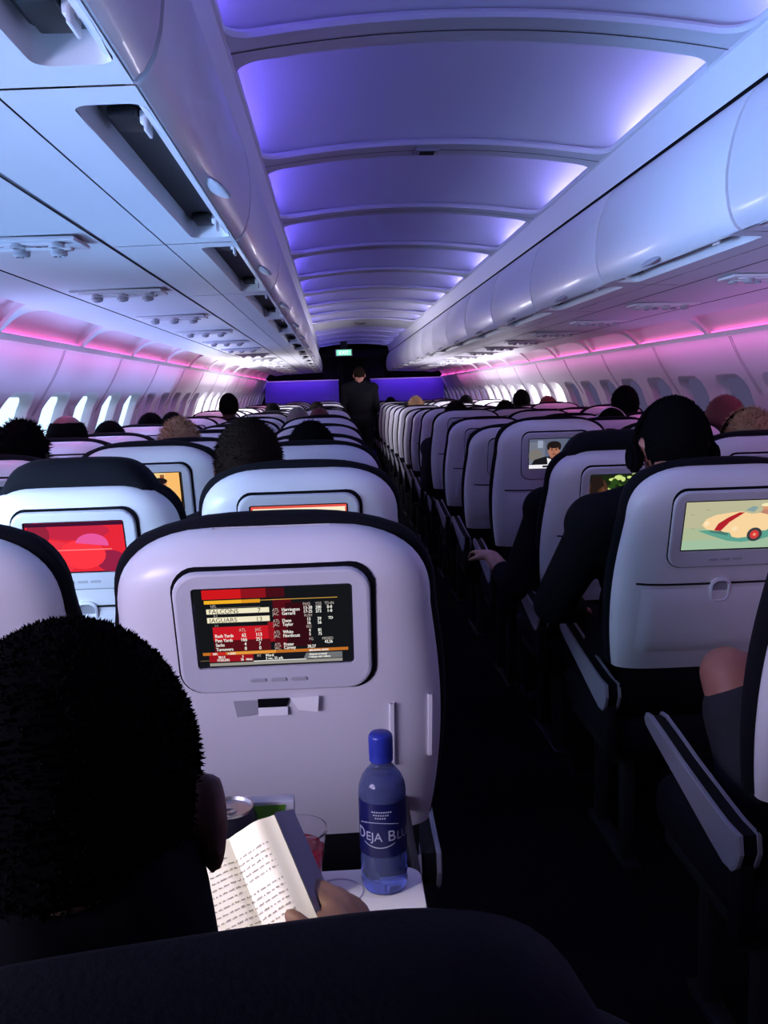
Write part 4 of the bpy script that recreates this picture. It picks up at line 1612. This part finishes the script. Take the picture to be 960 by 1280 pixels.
for ln_ in range(27):
    v = .905 - .0315 * ln_
    u = .93
    short = .12 if ln_ not in (0, 6, 13, 20) else .45
    if ln_ in (0, 7, 14, 21):
        u -= .05
    while u > short:
        wl_ = rt.uniform(.012, .050)
        u1 = max(u - wl_, short)
        nl = max(1, int((u - u1) / .008))
        for q in range(nl):
            a = u - (u - u1) * q / nl
            b_ = a - (u - u1) / nl * .72
            h = .0060 if rt.random() < .75 else .0092
            pt.add([page(a, v, .0004), page(b_, v, .0004), page(b_, v + h, .0004), page(a, v + h, .0004)], [(0, 1, 2, 3)])
        u = u1 - .014
pt.build('print', mat('printed_ink', (.24, .21, .19), .9), lpo, smooth=False, recalc=False)

# water bottle
wb = thing('water_bottle', 'blue plastic water bottle with blue cap standing on the tray', 'bottle', (-.362, 1.046, .7505))
pet = mat('clear_blue_plastic', (.50, .60, 1.0), .04, trans=.90, ior=1.3)
prof = [(.0005, .004), (.018, .002), (.0255, .0), (.0285, .005), (.0292, .012), (.0282, .018), (.0292, .022), (.0288, .027), (.0288, .118), (.0293, .121), (.0292, .126), (.0280, .134), (.0240, .144), (.0180, .152), (.0135, .157), (.0122, .161), (.0122, .172)]
b = MB().lathe(prof, n=40)
b.build('bottle_body', pet, wb, angle=60)
wt = MB().lathe([(.0004, .0055)] + [(r - .0016, z + .002) for r, z in prof[2:12]] + [(.0004, .136)], n=36)
wt.build('water', mat('blue_water', (.36, .46, 1.0), .04, trans=.90, ior=1.15), wb, angle=60)
cap = MB()
capv = []
for (r, z) in [(.0004, .197), (.0125, .197), (.0142, .195), (.0145, .1925), (.0145, .1705), (.0142, .1685), (.0147, .167), (.0147, .163), (.0125, .162)]:
    capv.append((r, z))
nn = 60
cap.grid(lambda i, j: ((capv[j][0] + (.0004 if (i % 2 and 2 < j < 5) else 0)) * math.cos(2 * PI * i / nn), (capv[j][0] + (.0004 if (i % 2 and 2 < j < 5) else 0)) * math.sin(2 * PI * i / nn), capv[j][1]), nn, len(capv), wrap_u=True)
cap.build('cap', mat('blue_cap_plastic', (.02, .035, .30), .3), wb, angle=50)
lb = MB()
lb.grid(lambda i, j: (.02935 * math.cos(2 * PI * i / 48), .02935 * math.sin(2 * PI * i / 48), (.050, .118)[j]), 48, 2, wrap_u=True)
lbo = lb.build('label', mat('bottle_label_blue', (.007, .010, .075), .3), wb)
lt_ = MB()


def wrap(x, z, r=.0297, a0=-PI / 2 - .10):
    a = a0 + x / .0293
    return (r * math.cos(a), r * math.sin(a), z)


xx = -.0365
for chunk, size in (('D', .0195), ('EJA', .0155), (' ', .012), ('B', .0195), ('LUE', .0155)):
    if chunk == ' ':
        xx += .0045
        continue
    vs, fs = text_mesh(chunk, size)
    lt_.add([wrap(xx + x, .0715 + y) for x, y, *_ in vs], fs)
    xx += max(v[0] for v in vs) + .0014
for (z0, amp, wid, hh, th) in ((.0925, -.004, .052, 0, .0008), (.0650, .005, .040, 0, .0013)):
    for i in range(24):
        x0, x1 = -wid / 2 + wid * i / 24, -wid / 2 + wid * (i + 1) / 24
        f_ = lambda x: z0 + amp * ((2 * x / wid) ** 2 - .5)
        lt_.add([wrap(x0 - .004, f_(x0)), wrap(x1 - .004, f_(x1)), wrap(x1 - .004, f_(x1) + th), wrap(x0 - .004, f_(x0) + th)], [(0, 1, 2, 3)])
for r_ in range(3):
    for i in range(9 - 2 * r_):
        x0 = -.012 + .0028 * i + .002 * r_
        lt_.add([wrap(x0, .1075 - .0038 * r_), wrap(x0 + .0019, .1075 - .0038 * r_), wrap(x0 + .0019, .1092 - .0038 * r_), wrap(x0, .1092 - .0038 * r_)], [(0, 1, 2, 3)])
lt_.build('label_lettering', mat('label_white_ink', (.45, .48, .55), .5), lbo, smooth=False, recalc=False)

# cup of red drink with ice
cu_ = thing('plastic_cup', 'clear plastic cup of red drink with ice behind the book', 'cup', (-.468, 1.030, .7505))
clear = mat('clear_cup_plastic', (.95, .93, .97), .06, trans=1., ior=1.12)
MB().lathe([(.0005, .002), (.024, .001), (.0255, .004), (.0362, .082), (.0378, .084), (.0378, .087), (.0360, .0875), (.0352, .084), (.0246, .0055), (.0005, .0045)], n=36).build('cup', clear, cu_, angle=50)
MB().lathe([(.0005, .006), (.0235, .0065), (.0325, .064), (.0005, .064)], n=32).build('drink', mat('red_drink', (.72, .03, .06), .1, trans=.45, ior=1.2), cu_, angle=50)
for i in range(4):
    q = MB().box((0, 0, 0), (.020, .018, .016), .004, 2, M=Matrix.Translation((.014 * math.cos(i * 1.7), .014 * math.sin(i * 1.7), .066 + .004 * (i % 2))) @ Matrix.Rotation(i * 1.1, 4, Vector((.4, .5, .7)).normalized()))
    q.build('ice_cube', mat('pink_ice', (.95, .45, .5), .12, trans=.6, ior=1.2), cu_, angle=40)

# drink can and snack pack half hidden by the reader's ear
cn = thing('drink_can', 'dark drink can with bright lid beside the reading man\'s ear', 'can', (-.546, 1.030, .7505))
MB().lathe([(.0005, .004), (.022, .002), (.0245, .0), (.031, .009), (.0325, .014), (.0325, .103), (.030, .110), (.0268, .1165)], n=36).build('can_body', mat('can_dark_paint', (.02, .02, .03), .3, metal=.4), cn, angle=50)
MB().lathe([(.0268, .1165), (.0282, .1185), (.0280, .1205), (.0262, .1205), (.0250, .1165), (.0005, .1165)], n=36).build('lid', metal, cn, angle=50)
q = MB()
q.lathe([(.0085, .1172), (.0085, .1188), (.0055, .1188), (.0055, .1172)], (0, -.006, 0), 18)
q.box((0, .004, .118), (.010, .010, .0014), .0005)
q.build('pull_tab', metal, cn, angle=50)
sp_ = thing('snack_box', 'small white and green snack box standing behind the drink can', 'box', (-.505, 1.066, .7505))
MB().box((0, 0, .0555), (.068, .020, .111), .0015).build('carton', mat('snack_box_white', (.6, .6, .62), .5), sp_, angle=30)
MB().add([(-.030, -.0108, .035), (.010, -.0108, .035), (.024, -.0108, .107), (-.030, -.0108, .107)], [(0, 1, 2, 3)]).build('green_print', mat('snack_green_ink', (.10, .34, .02), .5), sp_, smooth=False)
